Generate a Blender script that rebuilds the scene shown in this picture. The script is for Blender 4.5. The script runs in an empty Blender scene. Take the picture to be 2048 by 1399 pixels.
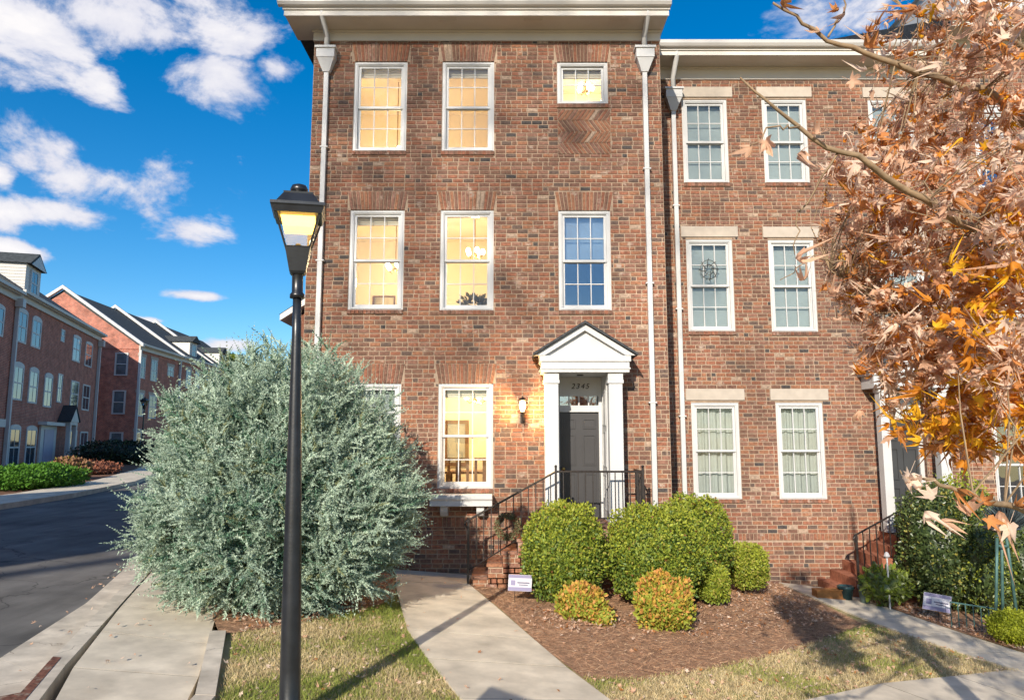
import bpy, bmesh, math, random
import numpy as np
from mathutils import Vector, Matrix
R = math.radians
random.seed(7); rng = np.random.default_rng(7)
scene = bpy.context.scene
COL = scene.collection

# ------------------------------------------------------------------ camera
CAM_H = 2.26; F = 1440.0; TH = math.atan(185 / 1440)
cam = bpy.data.cameras.new('camera'); camo = bpy.data.objects.new('camera', cam); COL.objects.link(camo)
camo.location = (0, 0, CAM_H); camo.rotation_euler = (R(90) + TH, 0, 0)
cam.sensor_width = 36; cam.lens = 36 * F / 2048; cam.clip_end = 2000; cam.clip_start = .05
scene.camera = camo

# ------------------------------------------------------------------ light
SUN_AZ = math.atan2(-.287, -.958)      # compass direction towards the sun (x, y)
SUN_EL = R(25)
world = bpy.data.worlds.new('World'); scene.world = world; world.use_nodes = True
sund = bpy.data.lights.new('sun', 'SUN'); suno = bpy.data.objects.new('sun', sund); COL.objects.link(suno)
sund.energy = 5.0; sund.angle = R(.55); sund.color = (1.0, .90, .76)
to_sun = Vector((math.sin(SUN_AZ) * math.cos(SUN_EL), math.cos(SUN_AZ) * math.cos(SUN_EL), math.sin(SUN_EL)))
suno.rotation_euler = to_sun.to_track_quat('Z', 'Y').to_euler(); suno.location = to_sun * 60
scene.view_settings.view_transform = 'Standard'; scene.view_settings.look = 'None'
scene.view_settings.exposure = .42; scene.view_settings.gamma = 1
scene.cycles.use_denoising = True
scene.cycles.max_bounces = 8; scene.cycles.transparent_max_bounces = 12
scene.cycles.sample_clamp_indirect = 6


def ray(px, py):
    x = (px - 1024) / F; y = -(py - 699.5) / F
    return Vector((x, math.cos(TH) - y * math.sin(TH), math.sin(TH) + y * math.cos(TH)))


def at(px, py, Y):
    r = ray(px, py); r = r * (Y / r.y)
    return Vector((r.x, r.y, r.z + CAM_H))


def gz(x):
    x = min(x, 9)
    return -.07 * x if x >= -9 else .63 + .0183 * min(-9 - x, 40)


# ------------------------------------------------------------------ world nodes
def build_world():
    nt = world.node_tree; N = nt.nodes; L = nt.links; N.clear()
    out = N.new('ShaderNodeOutputWorld'); bg = N.new('ShaderNodeBackground'); L.new(bg.outputs[0], out.inputs[0])
    bg.inputs[1].default_value = .12
    sky = N.new('ShaderNodeTexSky'); sky.sky_type = 'NISHITA'; sky.sun_disc = False
    sky.sun_elevation = SUN_EL; sky.sun_rotation = SUN_AZ; sky.air_density = 1.0; sky.dust_density = .3; sky.ozone_density = 3.2
    hs = N.new('ShaderNodeHueSaturation'); hs.inputs['Saturation'].default_value = 1.42
    L.new(sky.outputs[0], hs.inputs['Color'])
    tc = N.new('ShaderNodeTexCoord'); D = tc.outputs['Generated']

    def m(op, a, b=None, c=None):
        n = N.new('ShaderNodeMath'); n.operation = op
        for i, v in enumerate((a, b, c)):
            if v is None: continue
            if isinstance(v, (int, float)): n.inputs[i].default_value = v
            else: L.new(v, n.inputs[i])
        return n.outputs[0]

    def vm(op, a, b):
        n = N.new('ShaderNodeVectorMath'); n.operation = op
        for i, v in enumerate((a, b)):
            if isinstance(v, (tuple, Vector)): n.inputs[i].default_value = v
            else: L.new(v, n.inputs[i])
        return n

    def noise(scale, detail, rough, stretch, off=(0, 0, 0)):
        a = vm('MULTIPLY', D, stretch); b = vm('ADD', a.outputs[0], off)
        n = N.new('ShaderNodeTexNoise'); n.inputs['Scale'].default_value = scale; n.inputs['Detail'].default_value = detail
        n.inputs['Roughness'].default_value = rough; n.inputs['Distortion'].default_value = .25
        L.new(b.outputs[0], n.inputs['Vector']); return n.outputs['Fac']
    # cumulus groups: direction, half width, half height
    blobs = [((60, 60), 150, 65), ((250, 50), 190, 80), ((430, 60), 130, 80), ((430, 140), 130, 55), ((560, 140), 70, 40), ((215, 170), 50, 40),
             ((130, 350), 120, 65), ((270, 390), 180, 75), ((400, 455), 130, 42), ((170, 430), 150, 40), ((5, 350), 45, 30), ((20, 425), 60, 32), ((20, 500), 70, 20),
             ((395, 592), 60, 12), ((460, 690), 90, 18), ((1690, 30), 130, 60), ((1960, 10), 90, 60), ((300, 640), 60, 8)]
    best = None
    for (px, py), a, b in blobs:
        c = ray(px, py).normalized()
        d = vm('SUBTRACT', D, c); s = vm('MULTIPLY', d.outputs[0], (F / a / 1.02, F / a / 1.02, F / b / 1.05)); ln = vm('LENGTH', s.outputs[0], (0, 0, 0)).outputs['Value']
        k = m('SUBTRACT', 1.0, ln)
        best = k if best is None else m('MAXIMUM', best, k)
    # scattered cumulus elsewhere round the horizon
    fwd = vm('DOT_PRODUCT', D, (-.25, .94, .22)).outputs['Value']
    away = m('SUBTRACT', .72, fwd)
    n2 = noise(2.3, 3, .5, (1, 1, 2.0), (3, 1, 7))
    gen = m('MINIMUM', m('MULTIPLY', m('SUBTRACT', n2, .53), 5.0), m('MULTIPLY', away, 4.0))
    best = m('MAXIMUM', best, gen)
    n1 = noise(7.5, 8, .62, (1, 1, 1.6))
    dens = m('ADD', m('MULTIPLY', best, 1.0), m('MULTIPLY', m('SUBTRACT', n1, .53), 3.3))
    mr = N.new('ShaderNodeMapRange'); mr.interpolation_type = 'SMOOTHSTEP'; L.new(dens, mr.inputs[0])
    mr.inputs[1].default_value = .05; mr.inputs[2].default_value = .62; mr.inputs[3].default_value = 0; mr.inputs[4].default_value = .97
    # body shading of the cloud: thick parts whiter, thin parts lavender grey
    n3 = noise(11, 5, .55, (1, 1, 1.6), (0, 0, .05))
    sh = m('ADD', m('MULTIPLY', dens, .45), m('MULTIPLY', n3, .55))
    cr = N.new('ShaderNodeValToRGB'); L.new(sh, cr.inputs[0])
    cr.color_ramp.elements[0].position = .22; cr.color_ramp.elements[0].color = (3.6, 3.8, 4.9, 1)
    cr.color_ramp.elements[1].position = .75; cr.color_ramp.elements[1].color = (6.4, 6.2, 6.2, 1)
    mx = N.new('ShaderNodeMix'); mx.data_type = 'RGBA'
    L.new(mr.outputs[0], mx.inputs[0]); L.new(hs.outputs[0], mx.inputs[6]); L.new(cr.outputs[0], mx.inputs[7])
    L.new(mx.outputs[2], bg.inputs[0])


build_world()

# ------------------------------------------------------------------ materials
MATS = {}


def mat(name, col, rough=.8, var=.12, scale=8, detail=4, bump=0, bscale=40, metal=0, spec=.3, trans=0, emit=None, estr=0, col2=None, coords='Object', stretch=None, patches=None, weather=None):
    if name in MATS: return MATS[name]
    M = bpy.data.materials.new(name); M.use_nodes = True; MATS[name] = M
    nt = M.node_tree; N = nt.nodes; L = nt.links
    b = N['Principled BSDF']; b.inputs['Roughness'].default_value = rough; b.inputs['Metallic'].default_value = metal
    b.inputs['Specular IOR Level'].default_value = spec
    geo = N.new('ShaderNodeNewGeometry'); src = geo.outputs['Position']
    if stretch:
        mp = N.new('ShaderNodeMapping'); mp.inputs['Scale'].default_value = stretch; L.new(src, mp.inputs[0]); src = mp.outputs[0]
    n = N.new('ShaderNodeTexNoise'); n.inputs['Scale'].default_value = scale; n.inputs['Detail'].default_value = detail; L.new(src, n.inputs['Vector'])
    cr = N.new('ShaderNodeValToRGB'); L.new(n.outputs['Fac'], cr.inputs[0])
    c2 = col2 or tuple(min(1, c * (1 + var)) for c in col); c1 = col if col2 else tuple(c * (1 - var) for c in col)
    cr.color_ramp.elements[0].position = .32; cr.color_ramp.elements[1].position = .68
    cr.color_ramp.elements[0].color = (*c1, 1); cr.color_ramp.elements[1].color = (*c2, 1)
    cout = cr.outputs[0]
    if patches:
        pc, psc, lo, hi = patches
        n4 = N.new('ShaderNodeTexNoise'); n4.inputs['Scale'].default_value = psc; n4.inputs['Detail'].default_value = 5; n4.inputs['Roughness'].default_value = .65
        L.new(geo.outputs['Position'], n4.inputs['Vector'])
        mr = N.new('ShaderNodeMapRange'); mr.inputs[1].default_value = lo; mr.inputs[2].default_value = hi; L.new(n4.outputs['Fac'], mr.inputs[0])
        mx = N.new('ShaderNodeMix'); mx.data_type = 'RGBA'; L.new(mr.outputs[0], mx.inputs[0]); L.new(cout, mx.inputs[6]); mx.inputs[7].default_value = (*pc, 1)
        cout = mx.outputs[2]
    if weather:
        wsc, lo, hi, wst = weather
        mp2 = N.new('ShaderNodeMapping'); mp2.inputs['Scale'].default_value = wst; L.new(geo.outputs['Position'], mp2.inputs[0])
        n5 = N.new('ShaderNodeTexNoise'); n5.inputs['Scale'].default_value = wsc; n5.inputs['Detail'].default_value = 6; n5.inputs['Roughness'].default_value = .6; L.new(mp2.outputs[0], n5.inputs['Vector'])
        mr2 = N.new('ShaderNodeMapRange'); mr2.inputs[1].default_value = .3; mr2.inputs[2].default_value = .7; mr2.inputs[3].default_value = lo; mr2.inputs[4].default_value = hi; L.new(n5.outputs['Fac'], mr2.inputs[0])
        vs = N.new('ShaderNodeVectorMath'); vs.operation = 'SCALE'; L.new(cout, vs.inputs[0]); L.new(mr2.outputs[0], vs.inputs['Scale']); cout = vs.outputs[0]
    L.new(cout, b.inputs['Base Color'])
    if bump:
        n2 = N.new('ShaderNodeTexNoise'); n2.inputs['Scale'].default_value = bscale; n2.inputs['Detail'].default_value = 6; L.new(src, n2.inputs['Vector'])
        bp = N.new('ShaderNodeBump'); bp.inputs['Strength'].default_value = bump; bp.inputs['Distance'].default_value = .01
        L.new(n2.outputs['Fac'], bp.inputs['Height']); L.new(bp.outputs[0], b.inputs['Normal'])
    if emit:
        b.inputs['Emission Color'].default_value = (*emit, 1); b.inputs['Emission Strength'].default_value = estr
    if trans:
        tr = N.new('ShaderNodeBsdfTranslucent'); L.new(cout, tr.inputs[0])
        ms = N.new('ShaderNodeMixShader'); ms.inputs[0].default_value = trans
        L.new(b.outputs[0], ms.inputs[1]); L.new(tr.outputs[0], ms.inputs[2]); L.new(ms.outputs[0], N['Material Output'].inputs[0])
    return M


def glass(name, tint=(.93, .96, .95), refl=.06):
    if name in MATS: return MATS[name]
    M = bpy.data.materials.new(name); M.use_nodes = True; MATS[name] = M
    nt = M.node_tree; N = nt.nodes; L = nt.links; N.remove(N['Principled BSDF'])
    t = N.new('ShaderNodeBsdfTransparent'); t.inputs[0].default_value = (*tint, 1)
    g = N.new('ShaderNodeBsdfGlossy'); g.inputs['Roughness'].default_value = .015; g.inputs[0].default_value = (.95, .97, 1, 1)
    geo = N.new('ShaderNodeNewGeometry'); nz = N.new('ShaderNodeTexNoise'); nz.inputs['Scale'].default_value = 1.6; L.new(geo.outputs['Position'], nz.inputs['Vector'])
    bp = N.new('ShaderNodeBump'); bp.inputs['Strength'].default_value = .05; bp.inputs['Distance'].default_value = .1; L.new(nz.outputs['Fac'], bp.inputs['Height']); L.new(bp.outputs[0], g.inputs['Normal'])
    fr = N.new('ShaderNodeFresnel'); fr.inputs[0].default_value = 1.5
    ad = N.new('ShaderNodeMath'); ad.operation = 'ADD'; ad.inputs[1].default_value = refl; L.new(fr.outputs[0], ad.inputs[0])
    ms = N.new('ShaderNodeMixShader'); L.new(ad.outputs[0], ms.inputs[0]); L.new(t.outputs[0], ms.inputs[1]); L.new(g.outputs[0], ms.inputs[2])
    L.new(ms.outputs[0], N['Material Output'].inputs[0]); return M


WP = ((.40, .31, .25), 4.5, .585, .70)
WE = (.55, .72, 1.22, (1, 1, .55))
BRK = [mat(n_, c_, .9, .34, 22, bump=.5, patches=WP if k_ < 4 else None, weather=WE) for k_, (n_, c_) in enumerate((
    ('brick_red', (0.232, 0.097, 0.059)),
    ('brick_orange', (0.262, 0.122, 0.070)),
    ('brick_brown', (0.168, 0.090, 0.062)),
    ('brick_rose', (0.222, 0.114, 0.080)),
    ('brick_dark', (0.115, 0.078, 0.063)),
    ('brick_plum', (0.160, 0.084, 0.060)),
    ('brick_char', (0.066, 0.056, 0.053)),
    ('brick_cream', (0.34, 0.245, 0.18))))]
BW = np.array([.25, .17, .22, .16, .06, .11, .012, .018]); BW /= BW.sum()
MORTAR = mat('mortar', (.37, .275, .20), .95, .14, 18, bump=.5, bscale=120, weather=WE)
WHITE = mat('white_paint', (.54, .54, .535), .5, .03, 3, weather=(1.4, .88, 1.04, (1, 1, .3)), patches=((.46, .455, .44), 4, .60, .78))
TRIM = mat('cornice_paint', (.58, .55, .50), .55, .04, 2)
SOFFIT = mat('soffit_paint', (.56, .51, .43), .6, .04, 2)
STONE = mat('lintel_stone', (.43, .375, .315), .85, .07, 7, bump=.25, bscale=90)
GLASS = glass('window_glass', (.95, .97, .96), .0)
GLASSD = glass('far_window_glass', (.45, .5, .55), .28)
BLIND = mat('blind', (.36, .395, .40), .7, .03, 2)
CURTAIN = mat('curtain', (.36, .375, .36), .9, .05, 5, trans=.1)
DRYWALL = mat('interior_wall', (.78, .70, .56), .9, .03, 1)
DARKROOM = mat('dark_room', (.05, .06, .08), .9, .1, 1)
GREYROOM = mat('grey_room', (.30, .31, .32), .9, .05, 1)
SHINGLE = mat('shingle', (.045, .048, .052), .9, .3, 14, bump=.6, bscale=30)
IRON = mat('wrought_iron', (.028, .022, .020), .45, .3, 20, metal=.3, spec=.5, bump=.15)
DOORM = mat('door_paint', (.048, .047, .050), .35, .05, 3, spec=.4)
CONC = mat('concrete', (.62, .545, .43), .92, .12, 3.2, 8, bump=.25, bscale=150, patches=((.53, .46, .36), 1.3, .52, .75), weather=(2.1, .76, 1.14, (1, 1, 1)))
CONC2 = mat('concrete_kerb', (.60, .53, .43), .92, .14, 4, 8, bump=.3, bscale=120, patches=((.46, .40, .32), 2.2, .5, .72), weather=(3.0, .72, 1.15, (1, 1, 1)))
ASPH = mat('asphalt', (.118, .112, .104), .92, .2, 1.1, 9, bump=.35, bscale=160, patches=((.19, .182, .168), .35, .45, .68), weather=(1.3, .68, 1.28, (1.8, .35, 1)))
def crack(M, scale, width, dark):
    """fine irregular cracks: edges of distorted cells"""
    nt = M.node_tree; N = nt.nodes; L = nt.links; bs = N['Principled BSDF']; src = bs.inputs['Base Color'].links[0].from_socket
    g = N.new('ShaderNodeNewGeometry'); nz = N.new('ShaderNodeTexNoise'); nz.inputs['Scale'].default_value = 1.1; nz.inputs['Detail'].default_value = 6; L.new(g.outputs['Position'], nz.inputs['Vector'])
    ad = N.new('ShaderNodeVectorMath'); ad.operation = 'MULTIPLY_ADD'; L.new(nz.outputs['Color'], ad.inputs[0]); ad.inputs[1].default_value = (1.6, 1.6, 0); L.new(g.outputs['Position'], ad.inputs[2])
    v = N.new('ShaderNodeTexVoronoi'); v.feature = 'DISTANCE_TO_EDGE'; v.inputs['Scale'].default_value = scale; L.new(ad.outputs[0], v.inputs['Vector'])
    mr = N.new('ShaderNodeMapRange'); mr.inputs[1].default_value = 0; mr.inputs[2].default_value = width; mr.inputs[3].default_value = .75; mr.inputs[4].default_value = 0; L.new(v.outputs['Distance'], mr.inputs[0])
    mx = N.new('ShaderNodeMix'); mx.data_type = 'RGBA'; L.new(mr.outputs[0], mx.inputs[0]); L.new(src, mx.inputs[6]); mx.inputs[7].default_value = (*dark, 1); L.new(mx.outputs[2], bs.inputs['Base Color'])


crack(ASPH, .30, .006, (.035, .034, .033)); crack(CONC2, .45, .004, (.16, .13, .10))
JOINT = mat('joint_dirt', (.10, .085, .065), .95, .3, 30)
RUST = mat('rust', (.15, .062, .04), .9, .45, 22, bump=.7, patches=((.30, .24, .18), 9, .52, .66))


# ------------------------------------------------------------------ mesh helpers
class MB:
    def __init__(s): s.v = []; s.f = []; s.m = []

    def quad(s, a, b, c, d, mi=0):
        i = len(s.v); s.v += [tuple(a), tuple(b), tuple(c), tuple(d)]; s.f.append((i, i + 1, i + 2, i + 3)); s.m.append(mi)

    def poly(s, pts, mi=0):
        i = len(s.v); s.v += [tuple(p) for p in pts]; s.f.append(tuple(range(i, i + len(pts)))); s.m.append(mi)

    def box(s, x0, x1, y0, y1, z0, z1, mi=0):
        i = len(s.v)
        s.v += [(x0, y0, z0), (x1, y0, z0), (x1, y1, z0), (x0, y1, z0), (x0, y0, z1), (x1, y0, z1), (x1, y1, z1), (x0, y1, z1)]
        for f in ((0, 3, 2, 1), (4, 5, 6, 7), (0, 1, 5, 4), (1, 2, 6, 5), (2, 3, 7, 6), (3, 0, 4, 7)):
            s.f.append(tuple(i + k for k in f)); s.m.append(mi)

    def prism(s, pts, vec, mi=0):
        """closed prism: polygon pts (3-D) swept by vec"""
        n = len(pts); i = len(s.v); vec = Vector(vec)
        s.v += [tuple(p) for p in pts] + [tuple(Vector(p) + vec) for p in pts]
        s.f.append(tuple(i + k for k in range(n))); s.m.append(mi)
        s.f.append(tuple(i + n + k for k in reversed(range(n)))); s.m.append(mi)
        for k in range(n):
            s.f.append((i + k, i + n + k, i + n + (k + 1) % n, i + (k + 1) % n)); s.m.append(mi)

    def tube(s, pts, rad, n=8, mi=0, cap=True):
        pts = [Vector(p) for p in pts]; rings = []
        if not hasattr(rad, '__len__'): rad = [rad] * len(pts)
        for k, p in enumerate(pts):
            t = (pts[min(k + 1, len(pts) - 1)] - pts[max(k - 1, 0)]).normalized()
            a = t.orthogonal().normalized() if k == 0 else (a - t * a.dot(t)).normalized()
            b = t.cross(a); i = len(s.v); rings.append(i)
            for q in range(n):
                an = 2 * math.pi * q / n; s.v.append(tuple(p + (a * math.cos(an) + b * math.sin(an)) * rad[k]))
        for k in range(len(pts) - 1):
            for q in range(n):
                s.f.append((rings[k] + q, rings[k] + (q + 1) % n, rings[k + 1] + (q + 1) % n, rings[k + 1] + q)); s.m.append(mi)
        if cap:
            s.f.append(tuple(rings[0] + q for q in reversed(range(n)))); s.m.append(mi)
            s.f.append(tuple(rings[-1] + q for q in range(n))); s.m.append(mi)

    def lathe(s, prof, c=(0, 0, 0), n=16, mi=0):
        c = Vector(c); base = len(s.v)
        for r, z in prof:
            for q in range(n):
                an = 2 * math.pi * q / n; s.v.append((c.x + r * math.cos(an), c.y + r * math.sin(an), c.z + z))
        for k in range(len(prof) - 1):
            for q in range(n):
                a = base + k * n; s.f.append((a + q, a + (q + 1) % n, a + n + (q + 1) % n, a + n + q)); s.m.append(mi)
        s.f.append(tuple(base + q for q in reversed(range(n)))); s.m.append(mi)
        s.f.append(tuple(base + (len(prof) - 1) * n + q for q in range(n))); s.m.append(mi)

    def mesh(s, name, mats, smooth=False):
        me = bpy.data.meshes.new(name); me.from_pydata(s.v, [], s.f)
        for m_ in (mats if isinstance(mats, (list, tuple)) else [mats]): me.materials.append(m_)
        me.polygons.foreach_set('material_index', s.m)
        if smooth: me.polygons.foreach_set('use_smooth', [True] * len(s.f))
        me.update(); return me

    def build(s, name, mats, parent=None, smooth=False, loc=None, local=False, bevel=0):
        o = link(name, s.mesh(name, mats, smooth), parent, loc, local)
        if bevel:
            b = o.modifiers.new('bevel', 'BEVEL'); b.width = bevel; b.segments = 2; b.limit_method = 'ANGLE'
        return o


def wmat(o):
    M = o.matrix_basis.copy()
    return wmat(o.parent) @ o.matrix_parent_inverse @ M if o.parent else M


def link(name, me, parent=None, loc=None, local=False):
    o = bpy.data.objects.new(name, me); COL.objects.link(o)
    if loc is not None: o.location = loc
    if parent is not None:
        o.parent = parent
        if not local: o.matrix_parent_inverse = wmat(parent).inverted()
    return o


def thing(name, label, cat, loc=(0, 0, 0), rz=0, group=None):
    o = bpy.data.objects.new(name, None); COL.objects.link(o); o.empty_display_size = .2
    o.location = loc; o.rotation_euler = (0, 0, rz); return tag(o, label, cat, group)


def tag(o, label=None, cat=None, group=None, kind=None):
    if label: o['label'] = label
    if cat: o['category'] = cat
    if group: o['group'] = group
    if kind: o['kind'] = kind
    return o


def copy_tree(o, parent=None):
    c = o.copy(); COL.objects.link(c); c.parent = parent
    for ch in o.children: copy_tree(ch, c)
    return c


def np_mesh(name, V, T, mats, mi=None, smooth=False):
    me = bpy.data.meshes.new(name); n = len(T)
    me.vertices.add(len(V)); me.vertices.foreach_set('co', np.asarray(V, np.float32).ravel())
    me.loops.add(3 * n); me.loops.foreach_set('vertex_index', np.asarray(T, np.int32).ravel())
    me.polygons.add(n); me.polygons.foreach_set('loop_start', np.arange(0, 3 * n, 3, dtype=np.int32))
    for m_ in mats: me.materials.append(m_)
    if mi is not None: me.polygons.foreach_set('material_index', np.asarray(mi, np.int32))
    if smooth: me.polygons.foreach_set('use_smooth', np.ones(n, bool))
    me.update(calc_edges=True); return me


def frames(nrm, spin):
    """rotation matrices (N,3,3) whose columns are x, y, z with z = nrm"""
    z = nrm / np.linalg.norm(nrm, axis=1, keepdims=True)
    h = np.where(np.abs(z[:, 2:3]) > .95, np.array([[1., 0, 0]]), np.array([[0, 0, 1.]]))
    x = np.cross(h, z); x /= np.linalg.norm(x, axis=1, keepdims=True); y = np.cross(z, x)
    c, s = np.cos(spin)[:, None], np.sin(spin)[:, None]
    return np.stack([x * c + y * s, -x * s + y * c, z], axis=2)


def scatter(name, tmpl, pos, rot, scl, mats, mi, parent=None, kind='stuff', smooth=False):
    """one mesh out of many copies of template(s); tmpl = list of (V, T)"""
    Vs, Ts, Ms = [], [], []; off = 0; N = len(pos); which = rng.integers(0, len(tmpl), N)
    for k, (tv, tt) in enumerate(tmpl):
        idx = np.where(which == k)[0]
        if not len(idx): continue
        v = np.einsum('nij,kj->nki', rot[idx], tv) * scl[idx][:, None, None] + pos[idx][:, None, :]
        t = tt[None] + (np.arange(len(idx)) * len(tv))[:, None, None] + off
        Vs.append(v.reshape(-1, 3)); Ts.append(t.reshape(-1, 3)); Ms.append(np.repeat(mi[idx], len(tt))); off += len(idx) * len(tv)
    me = np_mesh(name, np.concatenate(Vs), np.concatenate(Ts), mats, np.concatenate(Ms), smooth)
    o = link(name, me, parent)
    if kind: o['kind'] = kind
    return o


# ------------------------------------------------------------------ ground sheets
BREAKS = (-60, -30, -9, 9)


def sheet(name, pts, mats, off=0., parent=None, thick=0., kind='structure', zf=gz):
    bm = bmesh.new(); bm.faces.new([bm.verts.new((x, y, 0)) for x, y in pts])
    for bx in BREAKS:
        bmesh.ops.bisect_plane(bm, geom=bm.verts[:] + bm.edges[:] + bm.faces[:], plane_co=(bx, 0, 0), plane_no=(1, 0, 0))
    bm.normal_update()
    for f in bm.faces:
        if f.normal.z < 0: f.normal_flip()
    for v in bm.verts: v.co.z = zf(v.co.x) + off
    if thick:
        r = bmesh.ops.extrude_face_region(bm, geom=bm.faces[:])
        top = [e for e in r['geom'] if isinstance(e, bmesh.types.BMVert)]
        for v in top: v.co.z += thick
        bmesh.ops.recalc_face_normals(bm, faces=bm.faces)
    me = bpy.data.meshes.new(name); bm.to_mesh(me); bm.free()
    for m_ in (mats if isinstance(mats, list) else [mats]): me.materials.append(m_)
    o = link(name, me, parent)
    if kind and not parent: o['kind'] = kind
    return o


SOIL = mat('soil', (.16, .115, .07), .97, .25, 2.5, 7, bump=.6, bscale=30)
LAWN = mat('lawn_thatch', (.31, .245, .13), .97, .25, 3.0, 8, bump=.7, bscale=60, patches=((.19, .20, .06), 1.7, .5, .62))
MULCH = mat('pine_straw_mulch', (.30, .175, .105), .97, .35, 14, 8, bump=.9, bscale=45, patches=((.33, .20, .12), 5, .55, .7))
sheet('ground', [(-400, -40), (400, -40), (400, 500), (-400, 500)], SOIL, -.30)
lawn = sheet('lawn', [(-2.46, 6.0), (-1.9, -3), (14, -3), (14, 13.9), (-1.5, 13.9), (-4.5, 13.9), (-3.06, 8.05)], LAWN, -.005, thick=-.25)

# ------------------------------------------------------------------ road, kerb and paths
road = sheet('road', [(-3.2, -30), (-3.55, 4.0), (-3.75, 6.2), (-4.45, 7.25), (-4.7, 8.0), (-5.0, 9.1), (-6.6, 14.1), (-10.2, 25), (-18, 55), (-23, 90), (-40, 90),
                      (-27.5, 62), (-20, 42), (-14.95, 29.0), (-13.45, 22.4), (-13.0, 18.7), (-12.6, 10), (-14, -30)], ASPH, -.135)
KL = [(-3.35, 4.4), (-3.87, 5.92), (-4.19, 6.8), (-4.91, 9.08), (-5.52, 11.0), (-8.0, 18.0), (-12.0, 30)]
KR = [(-3.15, 4.4), (-3.68, 5.88), (-4.00, 6.75), (-4.72, 9.02), (-5.33, 10.93), (-7.8, 17.9), (-11.8, 29.9)]
GUT = [(-3.9, 4.4), (-4.35, 6.2), (-4.9, 7.21), (-5.38, 9.43), (-6.0, 11.4), (-8.5, 18.2), (-12.5, 30.2)]
kerb = bpy.data.objects.new('kerb', None); COL.objects.link(kerb); kerb['kind'] = 'structure'
gut = bpy.data.objects.new('gutter', None); COL.objects.link(gut); gut['kind'] = 'structure'


def lerp(a, b, t): return (a[0] + (b[0] - a[0]) * t, a[1] + (b[1] - a[1]) * t)


def strips(name, A, B, n, parent, material, off, thick, gap=.012):
    for k in range(len(A) - 1):
        L_ = math.dist(A[k], A[k + 1]); m_ = max(1, round(L_ / n))
        for j in range(m_):
            t0, t1 = j / m_ + gap / L_, (j + 1) / m_ - gap / L_
            sheet(name, [lerp(A[k], A[k + 1], t0), lerp(B[k], B[k + 1], t0), lerp(B[k], B[k + 1], t1), lerp(A[k], A[k + 1], t1)], material, off, parent, thick)


strips('kerb_stone', KL, KR, 2.4, kerb, CONC2, -.28, .285, .0015)
GI = [(x - .01, y) for x, y in KL]
strips('gutter_slab', GUT, GI, 3.4, gut, CONC2, -.28, .155, .0015)
side = bpy.data.objects.new('sidewalk', None); COL.objects.link(side); side['kind'] = 'structure'
SR = [(-2.42, 4.4), (-2.53, 5.75), (-2.80, 6.75), (-3.45, 8.7), (-4.3, 10.93), (-6.5, 17.9), (-10.2, 29.9)]
SL = [(KR[0][0] + .16, 4.4), (KR[1][0] + .12, 5.88), (KR[2][0] + .075, 6.75)] + [(x + .012, y) for x, y in KR[3:]]
strips('slab', SL, SR, 1.55, side, CONC, -.28, .272, .007)
sheet('sidewalk_bedding', SL + SR[::-1], JOINT, -.0095)
edg = bpy.data.objects.new('lawn_edging', None); COL.objects.link(edg); edg['kind'] = 'structure'
EL = [(-2.40, 4.4), (-2.58, 6.17), (-3.22, 8.0)]; ER = [(-2.24, 4.4), (-2.42, 6.18), (-3.07, 8.05)]
strips('edging_block', EL, ER, 1.9, edg, CONC2, -.28, .33, .004)

# entry walk of the corner house
walk = bpy.data.objects.new('front_walk', None); COL.objects.link(walk); walk['kind'] = 'structure'
WL = [(-1.95, 12.45), (-1.78, 11.4), (-1.62, 10.56), (-1.22, 8.76), (-.86, 7.7), (-.45, 6.63), (.0, 5.4), (.5, 4.0)]
WR = [(-.66, 12.45), (-.70, 11.75), (-.30, 10.5), (.26, 8.7), (.56, 7.75), (.90, 6.85), (1.35, 5.7), (1.9, 4.2)]
for k in range(len(WL) - 1):
    a, b, c, d = WL[k], WR[k], WR[k + 1], WL[k + 1]
    if k in (0, 2, 3, 5):
        sheet('slab', [lerp(a, d, .006), lerp(b, c, .006), lerp(b, c, .994), lerp(a, d, .994)], CONC, -.1, walk, .118)
    else:
        sheet('slab', [lerp(a, d, .006), lerp(b, c, .006), lerp(b, c, .994), lerp(a, d, .994)], CONC, -.1, walk, .1165)
sheet('front_walk_bedding', WL + WR[::-1], JOINT, .0155)
# walk of the neighbouring house and the public walk it joins
walk2 = bpy.data.objects.new('neighbour_walk', None); COL.objects.link(walk2); walk2['kind'] = 'structure'
W2L = [(5.0, 13.95), (5.1, 12.6), (5.26, 11.31), (5.45, 10.4), (5.72, 9.5), (6.05, 8.75)]
W2R = [(6.0, 13.6), (6.1, 12.6), (6.25, 11.61), (6.42, 10.7), (6.62, 9.85), (6.9, 9.3)]
for k in range(len(W2L) - 1):
    a, b, c, d = W2L[k], W2R[k], W2R[k + 1], W2L[k + 1]
    sheet('slab', [lerp(a, d, .006), lerp(b, c, .006), lerp(b, c, .994), lerp(a, d, .994)], CONC, -.1, walk2, .118)
sheet('neighbour_walk_bedding', W2L + W2R[::-1], JOINT, .0165)
pub = bpy.data.objects.new('public_walk', None); COL.objects.link(pub); pub['kind'] = 'structure'
PT = [(1.4, 6.25), (2.77, 7.25), (3.91, 8.0), (5.0, 8.5), (6.25, 9.1), (7.6, 9.7), (10, 10.4)]
PB = [(2.2, 4.9), (3.5, 5.9), (4.6, 6.6), (5.6, 7.1), (6.9, 7.7), (8.3, 8.3), (10.6, 9.0)]
for k in range(len(PT) - 1):
    a, b, c, d = PT[k], PT[k + 1], PB[k + 1], PB[k]
    sheet('slab', [lerp(a, b, .006), lerp(a, b, .994), lerp(d, c, .994), lerp(d, c, .006)], CONC, -.1, pub, .114)
sheet('public_walk_bedding', PT + PB[::-1], JOINT, .0125)
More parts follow.
